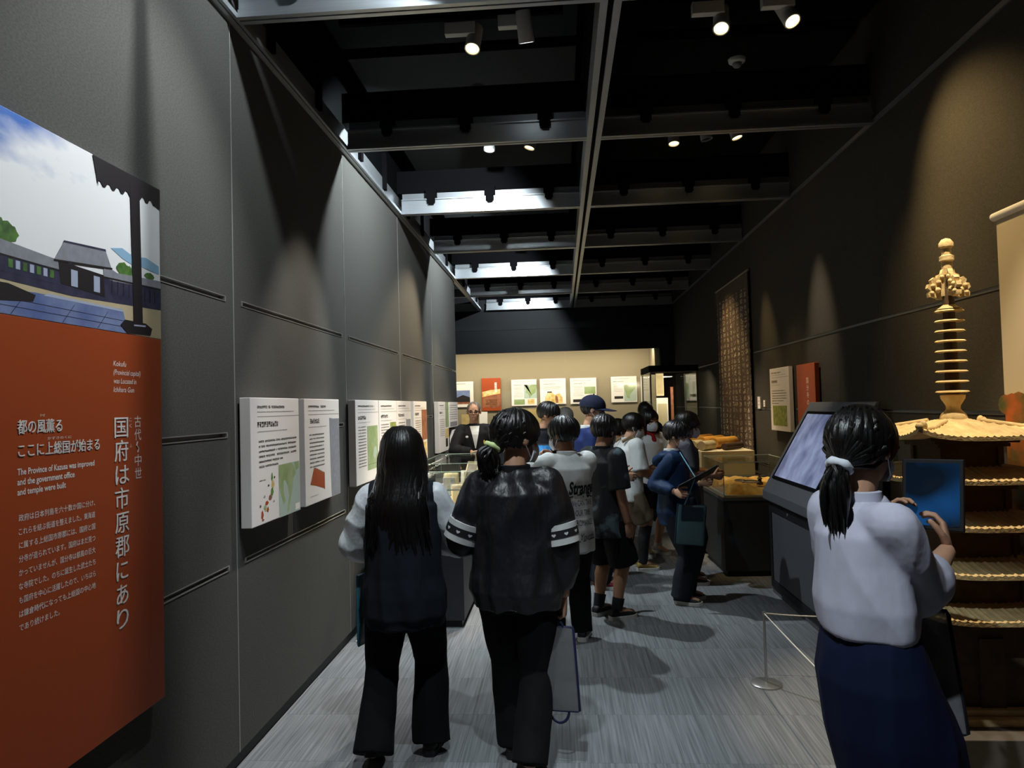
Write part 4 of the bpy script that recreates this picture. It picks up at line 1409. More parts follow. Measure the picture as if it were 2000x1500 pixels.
# ================================================================== STUPA
M_STU = mat('ochre_stupa_clay', '#bfa573', 0.85, col2='#d3bb88', scale=20, bump=0.25, bscale=90)
M_STD = mat('brown_stupa_clay', '#4a3a28', 0.85, col2='#5c4a33', scale=16, bump=0.3, bscale=60)
sx0, sy0 = 1.765, 3.36
pl = tag(empty('stupa_platform', (1.76, 3.40, 0)), 'low grey platform under the five-roofed clay stupa', 'platform')
g = MB(); g.box(-0.36, 0.37, -0.42, 0.42, 0.10, 0.235); g.build('top_slab', mat('platform_grey', '#5c554c', 0.7, var=0.06, scale=40), pl, bevel=0.003)
g = MB(); g.box(-0.33, 0.35, -0.39, 0.39, 0.0, 0.10); g.build('kick_base', M_BASE, pl)
st = tag(empty('clay_stupa', (sx0, sy0, 0.2355)), 'ochre clay five-storey stupa with a ringed spire at the right', 'stupa')
EZ = [0.44, 0.625, 0.815, 1.005, 1.185]      # eave heights above the base
EW = [0.330, 0.328, 0.322, 0.312, 0.300]
BWD = [0.20, 0.165, 0.150, 0.135, 0.12]
g = MB(); g.box(-0.27, 0.27, -0.27, 0.27, 0.0, 0.03); g.box(-0.235, 0.235, -0.235, 0.235, 0.03, 0.055)
g.build('foot_slab', M_STU, st, bevel=0.004)
zb = 0.055
for i in range(5):
    w = BWD[i]
    s = tag(empty('storey'), None); s.parent = st
    g = MB(); g.box(-w, w, -w, w, zb, EZ[i] - 0.012)
    for sx_ in (-1, 1):
        for sy_ in (-1, 1):
            g.box(sx_ * w - .012, sx_ * w + .012, sy_ * w - .012, sy_ * w + .012, zb, EZ[i] - 0.012)
    if i == 0:
        for sg in (-1, 1):
            g.box(-.05, .05, sg * (w + .006) - .006, sg * (w + .006) + .006, zb, EZ[i] - 0.1)
            g.box(sg * (w + .006) - .006, sg * (w + .006) + .006, -.05, .05, zb, EZ[i] - 0.1)
    g.build('wall', M_STD, s)
    g = MB()
    for q, (e, hh) in enumerate(((0.03, 0.05), (0.055, 0.032), (0.085, 0.016))):
        g.box(-w - e, w + e, -w - e, w + e, EZ[i] - hh, EZ[i] - hh + 0.015)
    g.build('bracket', M_STD, s)
    # roof: curved pyramid, up-turned corners, round tile ribs
    W, n = EW[i], 64
    apex = (EZ[i + 1] - EZ[i]) * 0.42 if i < 4 else 0.085
    vs, fs = [], []
    for lay in (0, 1):
        for a in range(n + 1):
            for b in range(n + 1):
                u, v = 2 * a / n - 1, 2 * b / n - 1
                r = max(abs(u), abs(v)); tt = min(abs(u), abs(v)) / max(r, 1e-6)
                z = apex * (1 - r) ** 1.25 + 0.045 * (r ** 3) * (tt ** 3.2)
                c = v if abs(u) >= abs(v) else u
                z += (0.0065 * max(0.0, math.cos(c * W * 2 * PI / 0.026)) * (1 if r > 0.3 else 0)) if lay == 0 else 0
                if lay == 1:
                    z = 0.045 * (r ** 3) * (tt ** 3.2) - 0.016
                vs.append((u * W, v * W, EZ[i] + z))
    off = (n + 1) ** 2
    for a in range(n):
        for b in range(n):
            q = a * (n + 1) + b
            fs.append((q, q + n + 1, q + n + 2, q + 1)); fs.append((off + q, off + q + 1, off + q + n + 2, off + q + n + 1))
    for a in range(n):
        for q, q2 in ((a * (n + 1), (a + 1) * (n + 1)), (a * (n + 1) + n, (a + 1) * (n + 1) + n), (a, a + 1), (n * (n + 1) + a, n * (n + 1) + a + 1)):
            fs.append((q, q2, off + q2, off + q))
    g = MB(); g.add(vs, fs)
    g.build('roof', M_STU, s)
    for sx_ in (-1, 1):
        for sy_ in (-1, 1):
            g = MB()
            g.tube([(sx_ * W * .25, sy_ * W * .25, EZ[i] + apex * .72), (sx_ * W * .6, sy_ * W * .6, EZ[i] + apex * .33 + .008), (sx_ * W * .86, sy_ * W * .86, EZ[i] + .035)], [0.011, 0.012, 0.013], 8)
            g.ball((sx_ * W * .87, sy_ * W * .87, EZ[i] + .052), (.016, .016, .022), nu=10, nv=8)
            g.ball((sx_ * W * .975, sy_ * W * .975, EZ[i] + .050), (.015, .015, .016), nu=10, nv=8)
            g.build('hip_ridge', M_STU, s, smooth=True)
    zb = EZ[i] + 0.01
z0 = EZ[4] + 0.075
g = MB(); g.lathe([(0.0, z0 - .03), (0.055, z0 - .03), (0.055, z0), (0.05, z0 + .015), (0.035, z0 + .03), (0.028, z0 + .04), (0.03, z0 + .055), (0.048, z0 + .085), (0.05, z0 + .10), (0.035, z0 + .105), (0.0, z0 + .105)], n=24)
g.build('spire_bowl', M_STU, st, smooth=True)
g = MB(); g.tube([(0, 0, z0 + .1), (0, 0, z0 + .64)], [0.030, 0.022], 16); g.build('spire_mast', M_STD, st, smooth=True)
for k in range(9):
    zz = z0 + .115 + k * 0.0455
    r = 0.068 - 0.001 * k
    g = MB(); g.lathe([(0.02, zz - .004), (r * .8, zz - .004), (r, zz), (r * .9, zz + .006), (0.02, zz + .008)], n=28)
    g.build('spire_ring', M_STU, st, smooth=True)
g = MB(); g.lathe([(0.05, z0 + .49), (0.022, z0 + .51), (0.018, z0 + .55), (0.0, z0 + .55)], n=18)
g.build('spire_collar', M_STU, st, smooth=True)
g = MB()
zf = z0 + .545
outl_ = [(.012, 0), (.03, .006), (.055, -.004), (.075, .004), (.088, .0), (.09, .018), (.082, .03), (.094, .042), (.088, .06), (.074, .062), (.078, .078), (.064, .09), (.05, .084), (.046, .10), (.03, .106), (.024, .125), (.012, .13)]
for sgx, sgy in ((1, 0), (-1, 0), (0, 1), (0, -1)):
    fn_ = (lambda u, v, d, sgx=sgx: (sgx * u, d, zf + v)) if sgx else (lambda u, v, d, sgy=sgy: (d, sgy * u, zf + v))
    g.prism(outl_, fn_, -.011, .011)
    for (a, z, r) in ((.05, .03, .014), (.07, .05, .011), (.045, .065, .012), (.03, .09, .01), (.075, .018, .01)):
        for dd in (-.011, .011):
            c_ = fn_(a, z, dd)
            g.ball(c_, r, nu=8, nv=6)
g.build('flame_finial', M_STU, st, smooth=True)
g = MB(); g.lathe([(0.022, zf + .10), (0.022, zf + .16), (0.03, zf + .165), (0.03, zf + .185), (0.02, zf + .19), (0.02, zf + .22), (0.03, zf + .228), (0.03, zf + .245), (0.018, zf + .262), (0.0, zf + .268)], n=20)
g.build('jewel', M_STU, st, smooth=True)

# ================================================================== PEOPLE
SKIN = mat('skin', '#b88c70', 0.55, spec=0.35, var=0.04, scale=30)
HAIR = mat('black_hair', '#0d0b0a', 0.38, spec=0.45, bump=.5, bscale=45, stretch=(3, 3, .25), bdist=.004)
HAIRG = mat('grey_hair', '#77746f', 0.5, var=0.15, scale=40)
EYE = mat('eye_dark', '#17100c', 0.25)
LIP = mat('lip', '#8c5044', 0.5)
MASK = mat('mask_cloth', '#cfd3da', 0.8)
F = {}


def cloth(name, col, rough=0.85, var=0.05, col2=None, scale=25, bump=0.15, bscale=180, spec=0.2):
    return mat(name, col, rough, var=var, col2=col2, scale=scale, bump=.35, bscale=7, spec=spec, bdist=.02, stretch=(1, 1, .55))


def vnoise(P, f, seed, octv=3, stretch=(1, 1, 1)):
    """cheap smooth noise: sums of sines in fixed random directions"""
    r = np.random.RandomState(seed)
    out = np.zeros(len(P))
    Q = P * np.array(stretch)
    for o in range(octv):
        for _ in range(4):
            k = r.normal(size=3); k /= np.linalg.norm(k)
            out += np.sin(Q @ (k * f * (1.9 ** o)) * 6.283 + r.uniform(0, 6.28)) * (0.55 ** o)
    return out / 4.0


def voxel(mb, name, mats, vox, smooth=2, fold=0.0, ff=8.0, fs=(1, 1, 0.35), seed=3, extra=None):
    """union the overlapping shapes into ONE smooth surface; optional cloth folds"""
    me = mb.mesh('tmp', mats)
    o = bpy.data.objects.new('tmp', me)
    COL.objects.link(o)
    r = o.modifiers.new('r', 'REMESH'); r.mode = 'VOXEL'; r.voxel_size = vox; r.use_smooth_shade = True
    if smooth:
        s = o.modifiers.new('s', 'SMOOTH'); s.iterations = smooth; s.factor = 0.5
    dg = bpy.context.evaluated_depsgraph_get(); dg.update()
    nm = bpy.data.meshes.new_from_object(o.evaluated_get(dg))
    bpy.data.objects.remove(o); bpy.data.meshes.remove(me)
    n = len(nm.vertices)
    if (fold or extra) and n:
        co = np.zeros(n * 3); nm.vertices.foreach_get('co', co); co = co.reshape(-1, 3)
        no = np.zeros(n * 3); nm.vertex_normals.foreach_get('vector', no); no = no.reshape(-1, 3)
        if fold:
            a = vnoise(co, ff, seed, 2, fs)
            b = 1.0 - np.abs(vnoise(co, ff * 0.8, seed + 9, 2, fs)) * 2.0
            co = co + no * (fold * (0.6 * a + 0.5 * np.clip(b, -1, 1)))[:, None]
        if extra:
            co = extra(co, no)
        nm.vertices.foreach_set('co', co.ravel())
    nm.name = name
    nm.polygons.foreach_set('use_smooth', [True] * len(nm.polygons))
    nm.update()
    return nm


def ik(S, W, a, b, pole):
    S, W = Vector(S), Vector(W)
    d = W - S
    L = d.length
    if L > (a + b) * 0.995:
        W = S + d.normalized() * (a + b) * 0.995
        d = W - S; L = d.length
    x = (a * a - b * b + L * L) / (2 * L)
    h = math.sqrt(max(a * a - x * x, 0))
    u = d.normalized()
    p = Vector(pole); p = p - u * p.dot(u)
    p = p.normalized() if p.length > 1e-6 else u.orthogonal().normalized()
    return S + u * x + p * h, W


def ell(c, ax, ay, n=20):
    c = Vector(c); ax = Vector(ax); ay = Vector(ay)
    return [c + ax * math.cos(2 * PI * k / n) + ay * math.sin(2 * PI * k / n) for k in range(n)]


def hand_mesh(W, d, nrm, thumb, hs, curl, vox, spread=0.0, tcurl=0.5):
    """palm, four unequal fingers bent at the knuckles and a thumb from the side of the palm"""
    d = Vector(d).normalized(); nrm = Vector(nrm); nrm = (nrm - d * nrm.dot(d)).normalized()
    s = d.cross(nrm) * thumb
    W = Vector(W)
    g = MB()
    rings = []
    for t, wx, wz in ((-0.03, .020, .017), (0.0, .023, .017), (.03, .033, .016), (.06, .039, .0145), (.082, .040, .0125), (.092, .036, .010)):
        rings.append(ell(W + d * t * hs, s * wx * hs, nrm * wz * hs, 14))
    g.loft(rings)
    for k, (off, base, ln, r) in enumerate(((.029, .082, .068, .0088), (.010, .088, .077, .0092), (-.010, .086, .071, .0088), (-.028, .078, .056, .0078))):
        p = W + (s * off + d * base) * hs
        ang = 0.0
        pts = [W + (s * off * .8 + d * base * .55) * hs, p]
        rad = [r * 1.05 * hs, r * 1.05 * hs]
        sp = spread * (1.5 - k) * 0.12
        for j, f in enumerate((.46, .31, .23)):
            ang += curl[j]
            dd = d * math.cos(ang) + nrm * math.sin(ang) + s * sp
            p = p + dd.normalized() * ln * f * hs
            pts.append(p); rad.append(r * (0.95 - .09 * j) * hs)
        g.tube(pts, rad, 9)
        g.ball(p, r * .78 * hs, nu=9, nv=6)
    p = W + (s * .024 + d * .022) * hs
    pts = [W + (s * .008 + d * .012) * hs, p]; rad = [.014 * hs, .0125 * hs]
    for j, (f, a) in enumerate(((.036, .25), (.030, .25 + tcurl * .6), (.024, .25 + tcurl * 1.2))):
        dd = d * (0.62 + .12 * j) + s * (0.75 - .35 * j * tcurl) + nrm * math.sin(a)
        p = p + dd.normalized() * f * hs
        pts.append(p); rad.append((.0115 - .0012 * j) * hs)
    g.tube(pts, rad, 9); g.ball(p, .0085 * hs, nu=9, nv=6)
    return voxel(g, 'hand', SKIN, vox, 1)


def join_mesh(a, b):
    bm = bmesh.new(); bm.from_mesh(a); bm.from_mesh(b); bm.to_mesh(a); bm.free()
    a.polygons.foreach_set('use_smooth', [True] * len(a.polygons))
    bpy.data.meshes.remove(b)
    return a


def child(name, me, parent):
    o = bpy.data.objects.new(name, me); COL.objects.link(o); o.parent = parent
    return o


class Person:
    """one figure: a continuous skin mesh (the top-level object) with hair and clothing as its parts"""

    def __init__(s, label, x, y, rot, H, head=(0, 0, 0), lean=(0, 0), wr=None, wl=None, er=(0.5, -0.6, -0.3), el=(-0.5, -0.6, -0.3), feet=None,
                 near=False, hh=None, skin=None, width=1.0, shift=(0, 0)):
        s.H, s.rot, s.near = H, math.radians(rot), near
        s.loc = Vector((x, y, 0))
        s.hh = hh or H * 0.152
        s.skin = skin or SKIN
        h = H
        s.label = label
        s.lean = lean
        s.vox = (0.0065 if y < 6 else 0.0082) if near else 0.0095
        w = width
        s.w = w
        off = lambda z: Vector((lean[0] * max(0, (z - .5 * h)) / (.32 * h) + shift[0], lean[1] * max(0, (z - .5 * h)) / (.32 * h) + shift[1], 0))
        s.off = off
        s.S = {1: Vector((.097 * h * w, 0, .795 * h)) + off(.795 * h), -1: Vector((-.097 * h * w, 0, .795 * h)) + off(.795 * h)}
        s.E, s.W = {}, {}
        for sd, ww, pl in ((1, wr, er), (-1, wl, el)):
            if ww is None:
                ww = Vector((sd * .15 * h, 0.05, .49 * h))
            else:
                ww = Vector(ww)
            s.E[sd], s.W[sd] = ik(s.S[sd], ww, .172 * h, .152 * h, pl)
        feet = feet or {1: (.075 * h, 0, 0), -1: (-.075 * h, 0, 0)}
        s.feet = feet
        s.hip, s.K, s.A = {}, {}, {}
        for sd in (1, -1):
            f = feet[sd]
            lift = f[3] if len(f) > 3 else 0
            s.hip[sd] = Vector((sd * .055 * h * w, 0, .50 * h)) + off(.5 * h)
            s.K[sd], s.A[sd] = ik(s.hip[sd], (f[0], f[1], .045 * h + lift), .24 * h, .232 * h, (sd * .05 + .3 * math.sin(math.radians(-f[2])), 1, 0))
        s.hm = Matrix.Translation(Vector((0, .012 * h, h - s.hh)) + off(.86 * h)) @ Matrix.Rotation(math.radians(head[0]), 4, 'Z') @ Matrix.Rotation(math.radians(head[1]), 4, 'X') @ Matrix.Rotation(math.radians(head[2]), 4, 'Y')
        s.hands = {}
        s.root = None

    # ---- coordinates
    def world(s, p):
        return s.loc + Matrix.Rotation(s.rot, 3, 'Z') @ Vector(p)

    def hp(s, x, y, z):
        return s.hm @ Vector((x * s.hh, y * s.hh, z * s.hh))

    def body(s, hands=None, hand_vox=None, bare_legs=False):
        h, hh, w = s.H, s.hh, s.w
        g = MB()
        X, Y = Vector((1, 0, 0)), Vector((0, 1, 0))
        rings = []
        for z, wx, wy in ((.455, .075, .055), (.48, .094, .066), (.52, .096, .068), (.58, .083, .058), (.64, .080, .056), (.72, .092, .064), (.775, .098, .058), (.80, .085, .046), (.825, .05, .036)):
            rings.append(ell(Vector((0, 0, z * h)) + s.off(z * h), X * wx * h * w, Y * wy * h))
        g.loft(rings)
        nk = s.hm @ Vector((0, -.02 * hh, .22 * hh))
        g.tube([Vector((0, -.008 * h, .79 * h)) + s.off(.79 * h), Vector((0, -.006 * h, .83 * h)) + s.off(.83 * h), nk], [.042 * h, .034 * h, .033 * h], 14)
        R3 = s.hm.to_3x3()
        B = lambda c, r: g.ball(s.hp(*c), [q * hh for q in r], R3, 18, 12)
        B((0, -.045, .62), (.345, .425, .375))
        B((0, .10, .34), (.265, .285, .30))
        B((0, .20, .16), (.15, .17, .13))
        B((0, .05, .20), (.24, .25, .17))
        g.tube([s.hp(0, .36, .54), s.hp(0, .43, .40), s.hp(0, .40, .365)], [.035 * hh, .06 * hh, .05 * hh], 9)
        for sd in (1, -1):
            B((sd * .345, -.03, .47), (.045, .085, .135))
            B((sd * .15, .33, .56), (.12, .06, .04))
            B((sd * .17, .27, .38), (.10, .09, .09))
        for sd in (1, -1):
            S, E, W = s.S[sd], s.E[sd], s.W[sd]
            g.ball(S, .035 * h, nu=12, nv=8)
            g.tube([S, S.lerp(E, .5), E], [.033 * h, .029 * h, .024 * h], 12); g.ball(E, .0255 * h, nu=12, nv=8)
            g.tube([E, E.lerp(W, .35), W], [.0255 * h, .026 * h, .0165 * h], 12)
            hp, K, A = s.hip[sd], s.K[sd], s.A[sd]
            g.ball(hp, .058 * h, nu=12, nv=8)
            g.tube([hp, hp.lerp(K, .5), K], [.056 * h, .047 * h, .034 * h], 14); g.ball(K, .034 * h, nu=12, nv=8)
            cb = Vector((0, -.012 * h, 0))
            g.tube([K, K.lerp(A, .3) + cb, K.lerp(A, .6) + cb * .5, A], [.033 * h, .036 * h, .028 * h, .022 * h], 14)
            f = s.feet[sd]; a = math.radians(f[2]); fd = Vector((-math.sin(a), math.cos(a), 0))
            g.tube([A, A + fd * .05 * h + Vector((0, 0, -.018 * h)), A + fd * .10 * h + Vector((0, 0, -.026 * h))], [.024 * h, .022 * h, .015 * h], 10)
        me = voxel(g, 'person', s.skin, s.vox, 2)
        hv = hand_vox or (0.0036 if s.near else 0.005)
        hands = hands or {}
        for sd in (1, -1):
            S, E, W = s.S[sd], s.E[sd], s.W[sd]
            spec = hands.get(sd, {})
            d = Vector(spec.get('d', (W - E).normalized()))
            nn = Vector(spec.get('n', (-sd, 0, 0.001)))
            s.hands[sd] = (W, d, nn)
            hm = hand_mesh(W, d, nn, sd, h / 1.66, spec.get('curl', (.35, .45, .35)), hv, spec.get('spread', 0), spec.get('t', .5))
            me.materials.clear() if False else None
            me = join_mesh(me, hm)
        me.materials.clear(); me.materials.append(s.skin)
        me.polygons.foreach_set('material_index', [0] * len(me.polygons))
        s.root = bpy.data.objects.new('person', me)
        COL.objects.link(s.root)
        s.root.location = s.loc; s.root.rotation_euler = (0, 0, s.rot)
        tag(s.root, s.label, 'person')
        return s

    def face(s, mouth=True, glasses=False, mask=False):
        hh = s.hh
        R3 = s.hm.to_3x3()
        for sd in (1, -1):
            g = MB(); g.ball(s.hp(sd * .15, .352, .485), (.06 * hh, .03 * hh, .022 * hh), R3, 12, 8)
            g.build('eye', EYE, s.root, smooth=True)
            g = MB(); g.tube([s.hp(sd * .07, .385, .585), s.hp(sd * .15, .375, .605), s.hp(sd * .24, .32, .59)], [.012 * hh, .016 * hh, .009 * hh], 7)
            g.build('eyebrow', HAIR, s.root, smooth=True)
        if mouth and not mask:
            g = MB(); g.ball(s.hp(0, .365, .215), (.10 * hh, .03 * hh, .024 * hh), R3, 12, 8); g.build('mouth', LIP, s.root, smooth=True)
        if mask:
            g = MB(); rings = []
            na, nz = 17, 9
            out, inn = [], []
            for i in range(nz):
                t = i / (nz - 1)
                for lst, e in ((out, .0), (inn, -.03)):
                    ring = []
                    for k in range(na):
                        a = (-1 + 2 * k / (na - 1)) * 1.12
                        zz = .055 + t * .42
                        bulge = math.sin(PI * min(1, max(0, t * .9 + .05)))
                        rx, ry = (.335 + e), (.36 + .075 * bulge + e + .07 * (1 - abs(a)) * (0.4 + .6 * math.sin(PI * t)))
                        ring.append(s.hp(rx * math.sin(a) * (0.82 + .18 * bulge), .02 + ry * math.cos(a), zz + .05 * (a * a) * (.35 - t)))
                    lst.append(ring)
            vs, fs = [], []
            for lst in (out, inn):
                for ring in lst:
                    vs += ring
            o2 = na * nz
            for i in range(nz - 1):
                for k in range(na - 1):
                    q = i * na + k
                    fs.append((q, q + 1, q + na + 1, q + na)); fs.append((o2 + q, o2 + q + na, o2 + q + na + 1, o2 + q + 1))
            for k in range(na - 1):
                fs.append((k, o2 + k, o2 + k + 1, k + 1)); q = (nz - 1) * na + k; fs.append((q, q + 1, o2 + q + 1, o2 + q))
            for i in range(nz - 1):
                q = i * na; fs.append((q, q + na, o2 + q + na, o2 + q)); q = i * na + na - 1; fs.append((q, o2 + q, o2 + q + na, q + na))
            g.add(vs, fs)
            mo = g.build('face_mask', MASK, s.root, smooth=True)
            for sd in (1, -1):
                l = MB(); l.tube([s.hp(sd * .30, .18, .42), s.hp(sd * .37, .02, .50), s.hp(sd * .375, -.09, .46), s.hp(sd * .36, -.02, .36), s.hp(sd * .29, .16, .14)], .008 * hh, 6)
                l.build('ear_loop', MASK, mo, smooth=True)
        if glasses:
            g = MB()
            for sd in (1, -1):
                rings = []
                for k in range(21):
                    a = 2 * PI * k / 20
                    c = s.hp(sd * .165 + .115 * math.cos(a), .435 - .03 * abs(math.cos(a)), .475 + .085 * math.sin(a))
                    c2 = s.hp(sd * .165 + .135 * math.cos(a), .435 - .03 * abs(math.cos(a)), .475 + .103 * math.sin(a))
                    rings.append([c, c2, c2 + R3 @ Vector((0, .014 * hh, 0)), c + R3 @ Vector((0, .014 * hh, 0))])
                g.loft(rings, cap=False)
                g.tube([s.hp(sd * .29, .41, .50), s.hp(sd * .36, .1, .51), s.hp(sd * .37, -.06, .50)], .011 * hh, 6)
            g.tube([s.hp(-.05, .44, .50), s.hp(.05, .44, .50)], .012 * hh, 6)
            g.build('glasses', mat('glasses_frame', '#221d1a', 0.3), s.root)
        return s

    # ---- hair
    def hair(s, style='short', m=None, back=.16, side=.36, front=.66, vol=1.0, length=.3, tie=None, drape=.13, seed=1, tie_mat=None, thin=False):
        m = m or HAIR
        hh = s.hh
        r = np.random.RandomState(seed)
        na, nt = (150, 30) if s.near else (72, 18)
        c = np.array((0, -.05, .62)); R = np.array((.345, .425, .375))
        grow = 1.0 + (.20 if not thin else .05) * vol
        ph = r.uniform(0, 6.28, 12)

        def low(az):          # az 0 = front; hair line height above the chin, in head heights
            a = abs(az)
            pts = ((0, front), (.55, front - .03), (.95, side + .12), (1.25, side), (1.7, side - .03), (2.1, back + .06), (PI, back))
            for (a0, z0), (a1, z1) in zip(pts[:-1], pts[1:]):
                if a <= a1:
                    t = (a - a0) / (a1 - a0); t = t * t * (3 - 2 * t)
                    return z0 + (z1 - z0) * t
            return back
        vo, vi = [], []
        for i in range(nt + 1):
            t = i / nt
            for k in range(na):
                az = -PI + 2 * PI * k / na
                jag = .022 * math.sin(az * 17 + ph[0]) + .016 * math.sin(az * 31 + ph[1]) + .012 * math.sin(az * 47 + ph[2])
                zl = low(az) + jag * (1.3 if style == 'short' else .6)
                ztop = c[2] + R[2] * grow
                # angle from crown
                phi0 = math.asin(max(-.80, min(1, (zl - c[2]) / (R[2] * grow))))
                phi = PI / 2 + (phi0 - PI / 2) * t
                st = 1 + .7 * (.018 * math.sin(az * 23 + 5 * t + ph[3]) + .013 * math.sin(az * 41 - 7 * t + ph[4]) + .010 * math.sin(az * 67 + 3 * t + ph[5])) * min(1, t * 2.2)
                st += .02 * math.sin(az * 7 + 4 * t + ph[6]) * t
                rr = grow * st
                p = np.array((math.sin(az) * math.cos(phi), math.cos(az) * math.cos(phi), math.sin(phi))) * R * rr + c
                # bangs stand a little proud of the brow, the nape hugs the neck
                if t > .75:
                    p[:2] = c[:2] + (p[:2] - c[:2]) * (1 + .05 * (t - .75) * (1 if abs(az) < 1.2 else -1.5))
                q = c + (p - c) * (.83 if t < .97 else .9)
                vo.append(s.hp(*p)); vi.append(s.hp(*q))
        fs = []
        N = (nt + 1) * na
        for i in range(nt):
            for k in range(na):
                a, b = i * na + k, i * na + (k + 1) % na
                fs.append((a, b, b + na, a + na)); fs.append((N + a, N + a + na, N + b + na, N + b))
        for k in range(na):
            a, b = nt * na + k, nt * na + (k + 1) % na
            fs.append((a, b, N + b, N + a))
        g = MB(); g.add(vo + vi, fs)
        if style == 'long':
            no, nzz = 41, 14
            vs2, base_z = [], s.hp(0, 0, .60).z
            for lay_ in (0, 1):
                for i in range(nzz + 1):
                    t = i / nzz
                    for k in range(no):
                        az = 1.05 + (2 * PI - 2.1) * k / (no - 1)
                        L = length * (1 - .10 * abs(math.cos(az / 2)) + .012 * math.sin(k * 2.1) + .010 * math.sin(k * 5.3))
                        kx = 1 + .22 * math.sin(PI * min(1, t * 1.0) * .6); st = 1 + .03 * math.sin(k * 1.9 + t) + .02 * math.sin(k * 4.4)
                        inn = .82 if lay_ else 1.0
                        px = math.sin(az) * R[0] * (grow - .02) * kx * inn * st
                        py = c[1] + math.cos(az) * R[1] * (grow - .02) * (1 - .20 * t) * inn * st
                        bw = s.hm @ Vector((px * hh, py * hh, c[2] * hh))
                        zc = base_z + .01 - L * t
                        fd_ = min(1, max(0, (.845 * s.H - zc) / (.05 * s.H))); fd_ = fd_ * fd_ * (3 - 2 * fd_)
                        bw.y += fd_ * (min(bw.y, -drape + .035 * abs(math.sin(az)) + (.03 if lay_ else 0) + .03 * t) - bw.y)
                        vs2.append((bw.x, bw.y, base_z + .01 - L * t * (.96 if lay_ else 1)))
            f2 = []
            N2 = (nzz + 1) * no
            for i in range(nzz):
                for k in range(no - 1):
                    q_ = i * no + k
                    f2.append((q_, q_ + 1, q_ + no + 1, q_ + no)); f2.append((N2 + q_, N2 + q_ + no, N2 + q_ + no + 1, N2 + q_ + 1))
                for k in (0, no - 1):
                    q_ = i * no + k; f2.append((q_, q_ + no, N2 + q_ + no, N2 + q_))
            for k in range(no - 1):
                for rw in (0, nzz):
                    q_ = rw * no + k; f2.append((q_, q_ + 1, N2 + q_ + 1, N2 + q_))
            g.add(vs2, f2)
            n = 170 if s.near else 50
            for i in range(n):
                az = r.uniform(1.15, 2 * PI - 1.15)
                az = az if az <= PI else az - 2 * PI
                lay = r.uniform(.0, .09)
                L = length * (1 - .12 * abs(math.cos(az / 2)) ** 2) * r.uniform(.86, 1.03)
                pts, rad = [], []
                wd = (.042 + .02 * r.rand()) * hh
                for t in np.linspace(0, 1, 5):
                    phi = PI / 2 * (1 - t) * .72
                    pr = (grow + .02 + lay * .5) * R
                    p = np.array((math.sin(az) * math.cos(phi), math.cos(az) * math.cos(phi), math.sin(phi))) * pr + c
                    pts.append(s.hp(*p)); rad.append(wd * (.5 + .5 * t))
                base = pts[-1]
                rad_out = np.array((math.sin(az), math.cos(az), 0))
                sway = r.uniform(-.03, .03)
                for t in np.linspace(.12, 1, 7):
                    k = 1 + .20 * math.sin(PI * t * .6)
                    pl = np.array((math.sin(az) * R[0] * (grow + lay) * (k if abs(math.sin(az)) > .5 else k + .06), c[1] + math.cos(az) * R[1] * (grow + lay) * (1 - .20 * t), 0))
                    bw = s.hm @ Vector((pl[0] * hh, pl[1] * hh, c[2] * hh))
                    zc = base.z - L * t
                    fd_ = min(1, max(0, (.845 * s.H - zc) / (.05 * s.H))); fd_ = fd_ * fd_ * (3 - 2 * fd_)
                    bw.y += fd_ * (min(bw.y, -drape - .012 + .035 * abs(math.sin(az)) + .03 * t) - bw.y)
                    pts.append(Vector((bw.x + sway * t * t + .008 * math.sin(9 * t + ph[i % 12]), bw.y, base.z - L * t)))
                    rad.append(wd * (1.0 if t < .7 else (1.0 - (t - .7) / .3 * .8)))
                side = Vector((math.cos(az), -math.sin(az), 0))
                side = (s.hm.to_3x3() @ side)
                g.tube(pts, rad, 7, flat=.35, side=side)
        if style == 'pony':
            tp = Vector(tie)
            n = 90 if s.near else 24
            for i in range(n):
                dx, dy, dz = r.normal(0, .009), r.normal(0, .009), r.normal(0, .008)
                o1 = Vector((r.normal(0, .011), r.normal(0, .009), 0))
                L = length * r.uniform(.75, 1.03)
                bk = s.hm.to_3x3() @ Vector((0, -1, 0))
                pts, rad = [], []
                for t in np.linspace(0, 1, 8):
                    out = bk * (.034 * math.sin(min(1, t * 1.7) * PI / 2) * (1 - .4 * t))
                    pts.append(tp + Vector((dx, dy, dz)) * (1 - t * .3) + out + o1 * math.sin(PI * min(t * .9, .6)) * 1.7 + Vector((.006 * math.sin(7 * t + i), 0, -L * t * (t * .35 + .65))))
                    rad.append(.0058 * (.7 + 1.2 * math.sin(PI * min(1, t * .8 + .12))) * (1 if t < .75 else 1 - (t - .75) * 3.2))
                g.tube(pts, rad, 6, flat=.7)
            # hair drawn back to the tie
            for i in range(40 if s.near else 20):
                az = r.uniform(.9, 2 * PI - .9); az = az if az <= PI else az - 2 * PI
                phi = r.uniform(-.35, 1.1)
                p0 = np.array((math.sin(az) * math.cos(phi), math.cos(az) * math.cos(phi), math.sin(phi))) * R * (grow + .015) + c
                a = s.hp(*p0)
                mid = a.lerp(tp, .5)
                cen = s.hp(*c)
                v = mid - cen
                mid = cen + v.normalized() * max(v.length, .40 * hh * grow)
                g.tube([a, mid, tp], [.007, .008, .006], 6, flat=.5)
        ho = g.build('hair', m, s.root, smooth=True)
